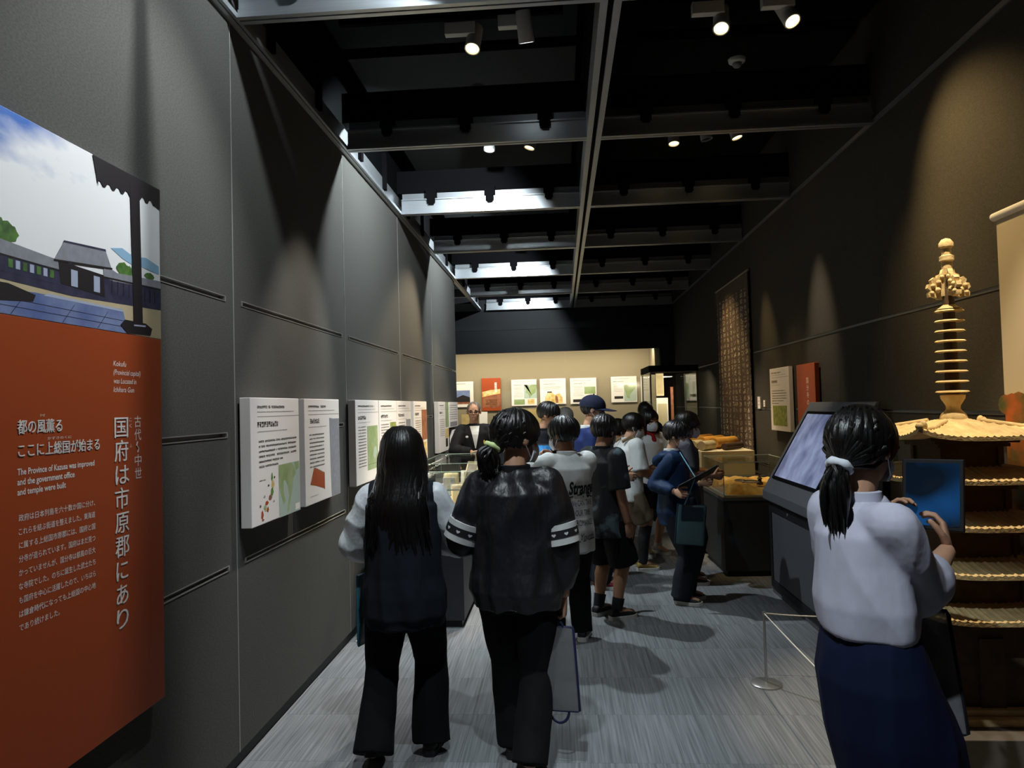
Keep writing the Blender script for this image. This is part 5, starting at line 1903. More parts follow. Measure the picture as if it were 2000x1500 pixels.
        if style == 'pony':
            k = MB()
            d = Vector((0, 0, -1)) + (s.hm.to_3x3() @ Vector((0, -.7, 0)))
            d.normalize()
            ax = d.orthogonal().normalized(); ay = d.cross(ax)
            rings = []
            for j in range(21):
                a = 2 * PI * j / 20
                cc = tp + ax * .027 * math.cos(a) + ay * .027 * math.sin(a)
                ro = (ax * math.cos(a) + ay * math.sin(a))
                rr = .013 * (1 + .15 * math.sin(5 * a))
                rings.append([cc + ro * rr * math.cos(b) + d * rr * math.sin(b) for b in np.linspace(0, 2 * PI, 8, endpoint=False)])
            k.loft(rings, cap=False)
            k.build('hair_tie', tie_mat or MASK, s.root, smooth=True)
        return s

    # ---- clothes
    def top(s, m, hem=.50, ease=.018, flare=0.0, sleeve='long', sm=None, sease=.012, fold=.008, name='shirt', collar=None, cuff=None, frac=.55, split=False, seed=3, sfold=None, blouson=False, ff=8.0, cuffr=None):
        h, w = s.H, s.w
        X, Y = Vector((1, 0, 0)), Vector((0, 1, 0))
        g = MB()
        rings = []
        prof = [(.44, .094, .068), (.50, .096, .070), (.56, .090, .064), (.64, .090, .064), (.72, .093, .068), (.77, .096, .064), (.80, .084, .052), (.822, .058, .044), (.838, .040, .040)]
        zs = [hem] + [p[0] for p in prof if p[0] > hem + .02]
        for i, z in enumerate(zs):
            zz = max(z, prof[0][0])
            for a, b in zip(prof[:-1], prof[1:]):
                if a[0] <= zz <= b[0]:
                    t = (zz - a[0]) / (b[0] - a[0]); wx = a[1] + (b[1] - a[1]) * t; wy = a[2] + (b[2] - a[2]) * t
                    break
            k = max(0, (.72 - z) / (.72 - hem)) if hem < .72 else 0
            e = ease * (1 if z < .80 else .45 if z < .83 else .2) + flare * k
            if blouson and i == 0:
                e -= .02
            rings.append(ell(Vector((0, 0, z * h)) + s.off(z * h), X * (wx * h * w + e), Y * (wy * h + e), 28))
            if blouson and i == 0:
                z2 = hem + .02
                rings.append(ell(Vector((0, 0, z2 * h)) + s.off(z2 * h), X * (wx * h * w + e + .004), Y * (wy * h + e + .004), 28))
        g.loft(rings)
        g.tube([s.S[-1], s.S[1]], [.034 * h + ease * .5] * 2, 14)
        sl = []
        for sd in (1, -1):
            S, E, W = s.S[sd], s.E[sd], s.W[sd]
            q = MB()
            e = sease
            if sleeve == 'short':
                P = S.lerp(E, frac + .35)
                q.ball(S, .037 * h + e * .8, nu=14, nv=8); q.tube([S, S.lerp(E, .3), P], [.037 * h + e * .8, .036 * h + e, .034 * h + e * 1.2], 16)
            elif sleeve == 'long':
                P = E.lerp(W, frac)
                q.ball(S, .036 * h + e * .35, nu=14, nv=8)
                q.tube([S, S.lerp(E, .5), E], [.036 * h + e * .35, .034 * h + e * .9, .029 * h + e], 16); q.ball(E, .029 * h + e, nu=14, nv=8)
                cr_ = cuffr or (.024 * h + e * .55)
                q.tube([E, E.lerp(P, .55), E.lerp(P, .85), P], [.029 * h + e, .028 * h + e * 1.1, (.026 * h + e) * .5 + cr_ * .5, cr_], 16)
            sl.append(q)
        if not split:
            for q in sl:
                g.add(q.v, q.f)
        s.top_me = voxel(g, name, m, s.vox * 1.15, 3, fold, ff, seed=seed)
        o = child(name, s.top_me, s.root)
        s.top_o = o
        if split:
            for q in sl:
                if q.v:
                    child('sleeve', voxel(q, 'sleeve', sm or m, s.vox, 2, sfold or fold, 7.0, (1, 1, 1), seed=seed + 4), o)
        if collar:
            k = MB(); rings = []
            cz = .822 * h
            for zz, rr in ((-.012, .050), (.006, .047), (.026, .046), (.028, .040), (.006, .040), (-.012, .042), (-.012, .050)):
                rings.append(ell(Vector((0, -.004 * h, cz + zz * h)) + s.off(cz), X * rr * h, Y * rr * h * .95, 24))
            k.loft(rings, cap=False)
            k.build('collar', collar, o, smooth=True)
        return s

    def legs(s, m, ease=.016, top=.53, end=1.0, cut=1.0, flare=0.0, fold=.006, name='trousers', seed=8, r0=.058):
        """trousers (cut=1) or shorts (cut<1: fraction of hip-ankle)"""
        h, w = s.H, s.w
        X, Y = Vector((1, 0, 0)), Vector((0, 1, 0))
        g = MB()
        rings = []
        for z, wx, wy in ((.445, .085, .060), (.47, .096, .068), (.51, .098, .071), (top + .02, .092, .066)):
            rings.append(ell(Vector((0, 0, z * h)) + s.off(z * h), X * (wx * h * w + ease * .7), Y * (wy * h + ease * .7), 24))
        g.loft(rings)
        for sd in (1, -1):
            hp, K, A = s.hip[sd], s.K[sd], s.A[sd]
            if cut >= 1:
                B = A + Vector((0, 0, -.012 * h))
                g.tube([hp, hp.lerp(K, .5), K, K.lerp(B, .5), B], [r0 * h + ease * .6, .053 * h + ease, .043 * h + ease, .040 * h + ease + flare * .5, .036 * h + ease + flare], 18)
            else:
                P = hp.lerp(K, cut * 2) if cut <= .5 else K.lerp(A, cut * 2 - 1)
                g.tube([hp, hp.lerp(P, .5), P], [r0 * h + ease * .6, .056 * h + ease, .053 * h + ease + flare], 18)
        child(name, voxel(g, name, m, s.vox * 1.15, 2, fold, 5.5, (1, 1, .5), seed=seed), s.root)
        return s

    def leggings(s, m, a=.0, b=1.0, sides=(1, -1), name='legging', e=.004):
        h = s.H
        for sd in sides:
            K, A = s.K[sd], s.A[sd]
            cb = Vector((0, -.012 * h, 0))
            f = lambda t: K.lerp(A, t) + cb * (1 if .2 < t < .45 else .5 if t < .7 and t > .1 else 0)
            R = lambda t: np.interp(t, [0, .3, .6, 1], [.034, .037, .029, .024]) * h + e
            ts = np.linspace(a, b, 6)
            g = MB(); g.tube([f(t) for t in ts], [R(t) for t in ts], 16)
            g.build(name, m, s.root, smooth=True)
        return s

    def shoes(s, m, sole, sz=1.0, stripe=None):
        h = s.H
        for sd in (1, -1):
            f = s.feet[sd]; a = math.radians(f[2]); lift = f[3] if len(f) > 3 else 0
            fd = Vector((-math.sin(a), math.cos(a), 0)); rt = Vector((math.cos(a), math.sin(a), 0))
            pit = f[4] if len(f) > 4 else 0
            A = Vector((s.A[sd].x, s.A[sd].y, lift))
            L = .158 * h * sz
            up = Vector((0, 0, 1))

            def P(u, v, z):
                yy = (u - .27) * L
                zz = z
                if pit:
                    # heel raised: turn about the ball of the foot
                    by = .45 * L
                    c_, s_ = math.cos(pit), math.sin(pit)
                    yy, zz = by + (yy - by) * c_ + zz * s_, -(yy - by) * s_ + zz * c_
                return Vector((A.x, A.y, lift)) + fd * yy + rt * v + up * zz
            g = MB(); rings = []
            for u, wv, z0, z1 in ((0.02, .022, .02, .05), (.06, .030, .018, .072), (.16, .034, .016, .082), (.32, .034, .016, .085), (.46, .036, .016, .068), (.62, .042, .016, .056), (.78, .043, .016, .046), (.90, .036, .017, .036), (.985, .018, .02, .028)):
                ring = []
                for k in range(14):
                    b = 2 * PI * k / 14
                    cz = (z0 + z1) / 2
                    ring.append(P(u, wv * h / 1.5 * sz * math.copysign(abs(math.cos(b)) ** .75, math.cos(b)), (cz + (z1 - z0) / 2 * math.copysign(abs(math.sin(b)) ** .75, math.sin(b))) * h / 1.5))
                rings.append(ring)
            g.loft(rings)
            so = g.build('shoe', m, s.root, smooth=True)
            g = MB(); top, bot = [], []
            out = []
            for u, wv in ((0, .012), (.03, .028), (.15, .037), (.35, .036), (.5, .039), (.66, .046), (.8, .046), (.92, .036), (1.0, .014)):
                out.append((u, wv))
            outl = [(u, v) for u, v in out] + [(u, -v) for u, v in reversed(out)]
            n = len(outl)
            vs = [P(u, v * h / 1.5 * sz, 0.0) for u, v in outl] + [P(u, v * h / 1.5 * sz, .024 * h / 1.5 + (.006 if u < .1 or u > .9 else 0)) for u, v in outl]
            g.add(vs, [tuple(reversed(range(n))), tuple(range(n, 2 * n))] + [(i, (i + 1) % n, n + (i + 1) % n, n + i) for i in range(n)])
            g.build('sole', sole, so)
        return s


def garment_print(p, fn_items, m, name='back_print', back=True, lift=.003):
    """lettering laid onto the garment: item = (text, x, z, size, width, shear)"""
    me = p.top_me
    bm = bmesh.new(); bm.from_mesh(me); bvh = BVHTree.FromBMesh(bm); bm.free()
    mb = MB()
    sg = -1 if back else 1
    for it in fn_items:
        if it[0] == 'stroke':
            mb2 = MB(); mb2.tube([Vector((x, 0, z)) for x, z in it[1]], it[2], 6)
            pts = mb2
        else:
            pts = MB()
            letter(pts, it[0], lambda u, v, d: (u, 0, v), it[1], it[2], it[3], 0, it[4], flip=(1 if back else -1), shear=it[5] if len(it) > 5 else 0, bold=it[6] if len(it) > 6 else 0)
        vs = []
        for x, y, z in pts.v:
            hit = bvh.ray_cast(Vector((x, sg * 1.0, z)), Vector((0, -sg, 0)))
            yy = hit[0].y if hit[0] is not None else sg * .1
            vs.append((x, yy + sg * lift, z))
        mb.add(vs, pts.f)
    return tag(mb.build(name, m, p.top_o), kind='stuff')

# ================================================================== THE VISITORS
def to_local(x, y, rot, p):
    v = Vector((p[0] - x, p[1] - y, p[2]))
    return Matrix.Rotation(-math.radians(rot), 3, 'Z') @ v


C_NAVY = cloth('navy_wool', '#161b24', .85)
C_SILVER = mat('pale_satin_sleeve', '#d3d8db', .40, spec=.5, bump=.6, bscale=9, bdist=.02, stretch=(1.2, 1.2, .8))
C_BLACK = cloth('black_trouser_cloth', '#0c0c0e', .9)
C_NYLON = mat('black_nylon', '#17181c', .45, spec=.5, bump=.8, bscale=8, bdist=.03, stretch=(1.2, 1.2, .45))
C_WHITE = cloth('white_cotton', '#c9cbc9', .85)
C_BLOUSE = cloth('pale_lilac_blouse', '#b9b8c8', .75, bump=.08)
C_SKIRT = cloth('dark_blue_skirt', '#0b1430', .8)
C_TEEB = mat('black_galaxy_tee', '#0d0e10', .85, col2='#43525a', scale=8, detail=6, ramp=(.53, .62))
C_BLUEJ = cloth('blue_hooded_jacket', '#162c4a', .6, var=.12)
C_JEAN = cloth('dark_slate_trousers', '#1c2027', .85)
C_CAPB = cloth('royal_blue_jacket', '#142350', .7)
C_CAPN = cloth('navy_cap_cloth', '#171c30', .85)
C_GREYT = cloth('grey_tee', '#3c3d42', .85)
C_SUIT = cloth('black_suit', '#17171a', .8)
C_TAN = cloth('tan_shorts', '#6f6353', .85)
C_DKT = cloth('charcoal_tee', '#15161b', .9)
C_REDS = cloth('red_scarf', '#8f1a1c', .8)
SOLEW = mat('white_sole', '#c8c6c0', .6)
SOLEB = mat('black_sole', '#17171a', .7)
SH_BLACK = mat('black_trainer', '#141416', .6)
SH_BROWN = mat('dark_brown_shoe', '#2c221a', .6)
SH_YEL = mat('mustard_trainer', '#8a7338', .7)
SH_GREY = mat('grey_trainer', '#8f9296', .7)
SH_RED = mat('red_trainer', '#7a1d22', .6)
INKB = mat('black_shirt_print', '#17171a', .8)
SKIN_D = mat('skin_darker', '#a1775b', 0.55, spec=0.35, var=0.04, scale=30)  # second, darker skin tone
LEG_B = mat('black_legging', '#0b0b0d', .7)
TIE_G = mat('pale_green_scrunchie', '#cfdf9c', .8)
M_TABB = mat('black_tablet_case', '#0c0c0f', .4)
GRIP = dict(curl=(.9, .9, .6), t=.9)

# 1 girl with very long hair
g1 = Person('girl with waist-long black hair in a navy jacket with pale sleeves, seen from behind', -.745, 3.30, 2, 1.505, head=(4, -4, 0), near=True,
            wr=(.12, .24, .93), wl=(-.17, .24, .86), er=(.7, -.5, -.5), el=(-.75, -.5, -.5), feet={1: (.10, .06, -4), -1: (-.13, -.13, 6, .03, .35)})
g1.body().face(mask=True).hair('long', length=.47, drape=.155, seed=4, back=.1, side=.2, vol=1.0)
g1.top(C_NAVY, hem=.405, ease=.032, flare=.028, sm=C_SILVER, sease=.020, fold=.010, name='jacket_body', split=True, frac=.75, sfold=.010, blouson=True, collar=C_NAVY, cuffr=.032)
g1.legs(C_BLACK, ease=.013, flare=.020, fold=.008)
g1.shoes(SH_BROWN, SOLEB)

# 2 girl with the green hair tie
g2 = Person('girl with a green-tied ponytail in a black windbreaker, holding a clear bag, seen from behind', -.215, 3.22, -4, 1.575, head=(-48, -6, 0), near=True,
            wr=(.205, .02, .735), wl=(-.12, .20, .98), er=(.75, -.6, 0), el=(-.55, -.6, -.4), feet={1: (.05, -.14, -8, .03, .4), -1: (-.05, .12, 2)})
g2.body(hands={1: dict(curl=(1.0, 1.1, .7), t=.8, d=(.0, .05, -1), n=(-1, 0, 0))}).face(mask=True)
tie = g2.hp(-.02, -.52, .30)
g2.hair('pony', length=.125, tie=tie, seed=9, back=.26, side=.34, front=.62, tie_mat=TIE_G, vol=1.0)
g2.top(C_NYLON, hem=.455, ease=.036, flare=.034, sease=.028, fold=.014, name='windbreaker', frac=.85, collar=C_NYLON, blouson=True, cuffr=.038)
for sd in (1, -1):
    S, E, W = g2.S[sd], g2.E[sd], g2.W[sd]
    d = (E - S).normalized()
    rr = .033 * 1.575 + .034
    a0 = S.lerp(E, .66)
    for nm, off, ln, mm, ex in (('sleeve_band', 0.0, .024, C_WHITE, .001), ('sleeve_band', .024, .034, INKB, .003), ('sleeve_band', .058, .030, C_WHITE, .001)):
        q = MB(); q.tube([a0 + d * off, a0 + d * (off + ln)], [rr + ex] * 2, 28)
        o = q.build(nm, mm, g2.top_o, smooth=True)
    for k in range(10):
        ang = 2 * PI * k / 10
        ax = d.orthogonal().normalized(); ay = d.cross(ax)
        n_ = ax * math.cos(ang) + ay * math.sin(ang); t_ = d.cross(n_)
        c_ = a0 + d * .041 + n_ * (rr + .0042)
        q = MB(); pts = []
        for j in range(16):
            b = 2 * PI * j / 16
            pts.append(c_ + t_ * .010 * (math.sin(b) ** 3) + d * -.0085 * (.81 * math.cos(b) - .31 * math.cos(2 * b) - .125 * math.cos(3 * b)))
        q.add(pts, [tuple(range(16))])
        q.build('heart_mark', C_WHITE, g2.top_o)
g2.legs(C_BLACK, ease=.012, flare=.008, fold=.007)
g2.shoes(SH_BROWN, SOLEB)

# 3 boy with the lettered white T-shirt
L3 = lambda p: to_local(.03, 4.90, 22, p)
p3 = Person('child in a long white T-shirt with black brush lettering on the back', .03, 4.90, 22, 1.515, head=(34, -8, 0), near=True,
            wr=L3((-.06, 5.24, 1.21)), wl=L3((-.30, 5.20, 1.165)), er=(.6, -.2, -.6), el=(-.6, -.2, -.6), feet={1: (.09, .02, -30), -1: (-.08, .08, 8)}, skin=SKIN_D)
p3.body(hands={1: dict(curl=(.9, .8, .6), t=.8), -1: dict(curl=(.9, .8, .6), t=.8)}).face(mask=True).hair('short', seed=12, back=.14, side=.30, front=.60)
p3.top(C_WHITE, hem=.40, ease=.026, flare=.012, sleeve='short', sease=.022, fold=.007, name='t_shirt', collar=C_WHITE)
garment_print(p3, [('Strange', -.045, 1.005, .115, .20, .12, .004), ('stroke', [(-.04, .985), (.05, 1.0), (.14, .995)], .004), ('stroke', [(.06, .985), (.12, .985), (.15, .975)], .004),
                   ('We CAN TAKE', -.03, .925, .055, .17), ('OUR TIME', .0, .86, .055, .12), ('& ROMANCE', -.02, .795, .055, .155), ('Yourth', .02, .70, .06, .12, .2), ('stroke', [(-.03, .688), (.06, .694), (.15, .70)], .003)], INKB)
p3.legs(C_BLACK, ease=.014, fold=.005)
p3.shoes(SH_BLACK, SOLEW)

# 4 boy in the black galaxy T-shirt and shorts
p4 = Person('boy in a black patterned T-shirt and black shorts with bare calves, seen from behind', .30, 5.45, -48, 1.51, head=(6, -10, 0), near=True,
            wr=(.20, .05, .66), wl=(-.17, .16, .80), er=(.3, -1, 0), el=(-.6, -.8, -.2), feet={1: (.085, .02, -12), -1: (-.085, .0, 10)}, skin=SKIN_D)
p4.body().face(mask=True).hair('short', seed=21, back=.12, side=.30)
p4.top(C_TEEB, hem=.405, ease=.026, flare=.014, sleeve='short', sease=.024, fold=.007, name='t_shirt', collar=C_DKT)
p4.legs(C_BLACK, ease=.022, cut=.50, flare=.012, name='shorts')
p4.leggings(LEG_B, .74, 1.0, name='sock', e=.004)
p4.shoes(SH_BLACK, SOLEW)

# 5 boy in the blue jacket
L5 = lambda p: to_local(.89, 5.88, -100, p)
p5 = Person('boy in a blue hooded jacket and mask holding a black tablet, facing right', .89, 5.88, -100, 1.44, head=(-10, -12, 0), near=True, width=1.0,
            wr=L5((.86, 5.62, .905)), wl=L5((1.12, 5.95, .93)), er=(.1, -.5, -1), el=(-.2, -.3, -1), feet={1: (.08, .03, -8), -1: (-.09, .06, 6)})
p5.body(hands={1: dict(curl=(.9, .9, .6), t=.9), -1: dict(curl=(.9, .9, .6), t=.9)}).face(mask=True).hair('short', seed=33, back=.22, side=.40, front=.58)
p5.top(C_BLUEJ, hem=.43, ease=.026, flare=.016, sease=.014, fold=.010, name='jacket', frac=.93, blouson=True, collar=C_WHITE, cuffr=.034)
q = MB(); q.tube([Vector((-.085, -.075, 1.165)), Vector((0, -.12, 1.12)), Vector((.085, -.075, 1.165)), Vector((.10, .02, 1.19))], [.035, .05, .035, .02], 12)
q.tube([Vector((-.085, -.075, 1.165)), Vector((-.10, .02, 1.19))], [.035, .02], 12)
child('hood', voxel(q, 'hood', C_BLUEJ, .008, 3, .004), p5.top_o)
p5.legs(C_JEAN, ease=.024, flare=.008)
p5.shoes(SH_BLACK, SOLEW)

# 6 masked child half hidden behind him
p6 = Person('masked child in a grey T-shirt half hidden behind the boy in the blue jacket', 1.09, 6.52, -95, 1.50, head=(8, -12, 0), wr=(.18, .22, .95), wl=(-.16, .25, .95), skin=SKIN_D)
p6.body().face(mask=True).hair('short', seed=41)
p6.top(C_GREYT, hem=.43, ease=.026, sleeve='short', sease=.022, name='t_shirt', fold=.006)
p6.legs(C_JEAN, ease=.018); p6.shoes(SH_BLACK, SOLEW)

# 7 child in the white T-shirt with leggings
p7 = Person('masked child in a white T-shirt with one bare and one black leg, mustard shoes', .63, 7.0, -66, 1.495, head=(-26, -18, 0), lean=(0, .02),
            wr=(.12, .26, .90), wl=(-.12, .27, .92), er=(.25, -.4, -1), el=(-.25, -.4, -1), feet={1: (.09, .08, -10), -1: (-.09, -.03, 4)})
p7.body().face(mask=True).hair('short', seed=52, back=.14, side=.26)
p7.top(C_WHITE, hem=.44, ease=.030, sleeve='short', sease=.028, name='t_shirt', fold=.006, collar=C_WHITE)
garment_print(p7, [('BROOKLYN', .12, 1.09, .045, .22)], INKB, name='chest_print', back=False)
p7.legs(C_TAN, ease=.020, cut=.42, name='shorts'); p7.leggings(LEG_B, -.05, 1.0, sides=(1,), e=.005); p7.leggings(LEG_B, .8, 1.0, sides=(-1,), name='sock')
p7.shoes(SH_YEL, SOLEW)
q = MB()
q.tube([Vector((.07, -.09, 1.23)), Vector((.075, .0, 1.275)), Vector((.08, .085, 1.20)), Vector((.09, .10, 1.05)), Vector((.11, .02, .98))], .016, 8, flat=.4)
q.tube([Vector((-.07, -.09, 1.23)), Vector((-.075, .0, 1.275)), Vector((-.08, .085, 1.20)), Vector((-.09, .10, 1.05)), Vector((-.11, .02, .98))], .016, 8, flat=.4)
sh_ = q.build('bag_strap', mat('tan_strap', '#8a7050', .8), p7.root, smooth=True)

# 8 girl facing us with a red scarf
p8 = Person('masked long-haired girl with a red scarf facing the camera behind the white T-shirt', .915, 7.72, -152, 1.52, head=(8, -6, 0), wr=(.12, .22, .92), wl=(-.12, .22, .92), feet={1: (.08, .02, -10), -1: (-.08, .0, 10)})
p8.body().face(mask=True).hair('long', length=.20, seed=61, back=.12, side=.18, front=.70)
p8.top(C_WHITE, hem=.45, ease=.026, sleeve='short', sease=.026, name='blouse', fold=.006)
q = MB(); q.tube([p8.hp(-.25, .12, -.04), p8.hp(0, .26, -.12), p8.hp(.25, .12, -.04), p8.hp(0, -.25, .02), p8.hp(-.25, .12, -.04)], .022, 9); q.tube([p8.hp(0, .30, -.1), p8.hp(.02, .42, -.45), p8.hp(.02, .45, -.9)], [.02, .032, .028], 9, flat=.5)
child('scarf', voxel(q, 'scarf', C_REDS, .008, 2, .004), p8.root)
p8.legs(C_DKT, ease=.018, cut=.40, name='shorts'); p8.leggings(C_WHITE, .86, 1.0, name='sock'); p8.shoes(SH_GREY, SOLEW)

# 9 man with the cap
p9 = Person('masked man in a navy baseball cap and royal blue jacket, facing right', .25, 6.38, -88, 1.665, head=(-4, -8, 0), near=True, hh=.232, wr=(.16, .26, .98), wl=(-.16, .26, .98),
            er=(.25, -.4, -1), el=(-.25, -.4, -1), feet={1: (.09, .05, -10), -1: (-.09, -.02, 8)}, width=1.08)
p9.body().face(mask=True, glasses=True).hair('short', m=mat('dark_grey_hair', '#2b2927', .5), seed=71, back=.22, side=.44, front=.74, vol=.5)
p9.top(C_CAPB, hem=.45, ease=.030, sease=.024, name='jacket', frac=.92, collar=C_WHITE, fold=.009)
p9.legs(C_NAVY, ease=.022, flare=.006); p9.shoes(SH_RED, SOLEW)
q = MB(); vs = []
rings = []
for i in range(9):
    ph_ = PI / 2 * (1 - i / 8) * .985 + .02
    rr = 1.20
    rings.append([p9.hp(.345 * rr * math.cos(ph_) * math.sin(a), -.04 + .425 * rr * math.cos(ph_) * math.cos(a), .64 + .375 * 1.16 * math.sin(ph_)) for a in np.linspace(0, 2 * PI, 28, endpoint=False)])
rings.append([p9.hp(.345 * 1.21 * math.sin(a), -.04 + .425 * 1.21 * math.cos(a), .585) for a in np.linspace(0, 2 * PI, 28, endpoint=False)])
q.loft(rings)
co_ = q.build('baseball_cap', C_CAPN, p9.root, smooth=True)
q = MB(); top_, bot_ = [], []
outer = [(.40 * math.sin(a) * (1 - .06 * math.cos(a)), .34 + .55 * max(0, math.cos(a)) ** .8) for a in np.linspace(-PI / 2, PI / 2, 17)]
inner = [(.40 * math.sin(a), -.04 + .50 * math.cos(a)) for a in np.linspace(PI / 2 * .9, -PI / 2 * .9, 13)]
pts2 = outer + inner
n = len(pts2)
vs = [p9.hp(x, y, .60 - .10 * max(0, y - .35) - .55 * x * x) for x, y in pts2] + [p9.hp(x, y, .625 - .10 * max(0, y - .35) - .55 * x * x) for x, y in pts2]
fsb = [(i, (i + 1) % n, n + (i + 1) % n, n + i) for i in range(n)]
# strips between outer and inner arcs
m_o, m_i = len(outer), len(inner)
for lay in (0, n):
    for i in range(m_o - 1):
        j0 = m_o + m_i - 1 - round(i * (m_i - 1) / (m_o - 1)); j1 = m_o + m_i - 1 - round((i + 1) * (m_i - 1) / (m_o - 1))
        fsb.append((lay + i, lay + i + 1, lay + j1, lay + j0) if j1 != j0 else (lay + i, lay + i + 1, lay + j0))
q.add(vs, fsb)
q.build('brim', C_CAPN, co_)
q = MB(); q.ball(p9.hp(0, -.04, 1.078), .008, nu=10, nv=6); q.build('button', C_CAPN, co_, smooth=True)

# 10 boy with glasses
p10 = Person('boy in black with glasses looking down, in front of the tan document', -.165, 6.85, -104, 1.625, head=(0, -16, 0), wr=(.10, .28, 1.0), wl=(-.12, .26, 1.0), near=True, hh=.225)
p10.body().face(glasses=True).hair('short', seed=81, back=.24, side=.40, front=.62)
p10.top(C_DKT, hem=.44, ease=.026, sease=.020, name='sweatshirt', frac=.9, collar=C_DKT)
p10.legs(C_BLACK, ease=.016); p10.shoes(SH_BLACK, SOLEB)

# 11 grey-haired visitor
p11 = Person('grey-haired visitor bending towards the wall case, seen between two heads', .06, 8.4, 4, 1.56, head=(0, -16, 0), lean=(0, .06))
p11.body().face().hair('short', m=HAIRG, seed=91, back=.18, side=.36)
p11.top(C_GREYT, hem=.45, ease=.024, sease=.018, name='jacket', frac=.9, collar=C_GREYT); p11.legs(C_JEAN, ease=.016); p11.shoes(SH_BROWN, SOLEB)

# 12 staff man
p12 = Person('elderly staff man with glasses in a black suit, holding papers, facing the camera', -1.07, 8.78, -168, 1.665, head=(-8, -4, 0), near=True, hh=.238,
             wr=(.05, .25, 1.06), wl=(-.09, .24, 1.055), er=(.9, -.4, -.2), el=(-.9, -.4, -.2))
p12.body(hands={1: dict(curl=(.9, .8, .6), t=.8, n=(-.6, 0, -.8)), -1: dict(curl=(.9, .8, .6), t=.8, n=(.6, 0, -.8))}).face(glasses=True)
p12.hair('short', m=mat('thin_grey_hair', '#5f5a54', .5, var=.2, scale=60), seed=97, back=.24, side=.46, front=.90, vol=.35, thin=True)
p12.top(C_SUIT, hem=.44, ease=.022, sease=.018, name='suit_jacket', frac=.92, fold=.006)
q = MB(); rings = []
R12 = p12
bm = bmesh.new(); bm.from_mesh(R12.top_me); bv = BVHTree.FromBMesh(bm); bm.free()


def on_front(pt, lift):
    hit = bv.ray_cast(Vector((pt[0], 1, pt[1])), Vector((0, -1, 0)))
    return Vector((pt[0], (hit[0].y if hit[0] is not None else .05) + lift, pt[1]))


def patch(rows_, lift, th, nm, m, par):
    q = MB(); a = [[on_front(p_, lift) for p_ in r_] for r_ in rows_]
    n1, n2 = len(a), len(a[0])
    vs = [p_ for r_ in a for p_ in r_] + [p_ - Vector((0, th, 0)) for r_ in a for p_ in r_]
    fs_ = []
    for i in range(n1 - 1):
        for j in range(n2 - 1):
            k = i * n2 + j
            fs_.append((k, k + 1, k + n2 + 1, k + n2)); k += n1 * n2; fs_.append((k, k + n2, k + n2 + 1, k + 1))
    per = [i for i in range(n2)] + [i * n2 + n2 - 1 for i in range(1, n1)] + [(n1 - 1) * n2 + j for j in range(n2 - 2, -1, -1)] + [i * n2 for i in range(n1 - 2, 0, -1)]
    for i in range(len(per)):
        u, v = per[i], per[(i + 1) % len(per)]
        fs_.append((u, n1 * n2 + u, n1 * n2 + v, v))
    q.add(vs, fs_)
    return q.build(nm, m, par)


zt, zb_ = .822 * 1.665, .66 * 1.665
rows_ = []
for i in range(9):
    t = i / 8
    wv = .055 * (1 - t) + .004
    z_ = zt - (zt - zb_) * t
    rows_.append([(-wv + 2 * wv * j / 6, z_) for j in range(7)])
patch(rows_, .004, .008, 'shirt_front', C_WHITE, p12.top_o)
for sd in (1, -1):
    rows_ = []
    for i in range(9):
        t = i / 8
        wv = .058 * (1 - t) + .004
        z_ = zt - (zt - zb_) * t
        ww = .030 * math.sin(PI * min(1, t * .8 + .2)) + .006
        rows_.append([(sd * (wv + ww * j / 3), z_) for j in range(4)])
    patch(rows_, .006, .008, 'lapel', C_SUIT, p12.top_o)
q = MB(); q.ball(on_front((.10, 1.24), .006), (.018, .004, .014), nu=12, nv=6); q.build('badge', M_LAMPW, p12.top_o, smooth=True)
q = MB(); q.ball(on_front((-.11, 1.17), .006), (.012, .004, .026), nu=12, nv=6); q.build('badge', mat('yellow_badge', '#b99c2c', .5), p12.top_o, smooth=True)
p12.legs(C_SUIT, ease=.018); p12.shoes(SH_BLACK, SOLEB)

# 13, 14 farther heads
p13 = Person('dark-haired visitor far back beside the tall glass showcase', 1.14, 9.75, 10, 1.60, head=(0, -6, 0))
p13.body().face().hair('short', seed=103); p13.top(C_DKT, hem=.45, ease=.024, sease=.018, name='shirt', frac=.9, collar=C_WHITE); p13.legs(C_BLACK, ease=.016); p13.shoes(SH_BLACK, SOLEB)
p14 = Person('dark-haired child squeezed between the patterned T-shirt and the white T-shirt', .555, 7.50, -70, 1.43, head=(4, -12, 0), skin=SKIN_D)
p14.body().face(mask=True).hair('short', seed=111, back=.14, side=.28); p14.top(C_DKT, hem=.44, ease=.024, sleeve='short', sease=.02, name='t_shirt'); p14.legs(C_BLACK, ease=.016); p14.shoes(SH_BLACK, SOLEW)

# 15 woman with the tablet
LX = lambda p: to_local(.89, 2.20, -78, p)
p15 = Person('woman in a pale blouse and navy skirt photographing the stupa with a tablet', .89, 2.20, -78, 1.56, head=(24, -5, 0), near=True, hh=.222,
             wr=LX((1.19, 2.335, 1.115)), wl=LX((1.09, 2.53, 1.155)), er=(.15, -.2, -1), el=(-.2, -.2, -1), lean=(0, -.02), width=.92, feet={1: (.07, .22, -6), -1: (-.07, .13, 6)})
tabc = Vector((1.222, 2.475, 1.27))
p15.body(hands={1: dict(d=LX((.875 + .06, 2.20 + .35, .9)), n=LX((.875 - .8, 2.2 + .5, .15)), curl=(.55, .7, .5), t=.35, spread=.4),
                -1: dict(d=LX((.875 + .45, 2.20 - .05, .85)), n=LX((.875 + .5, 2.2 - .75, 0.1)), curl=(.6, .7, .5), t=.3, spread=.3)}).face(mask=True, glasses=False)
tie = p15.hp(.0, -.52, .24)
p15.hair('pony', length=.19, tie=tie, seed=131, back=.28, side=.34, front=.62, vol=1.15, tie_mat=MASK)
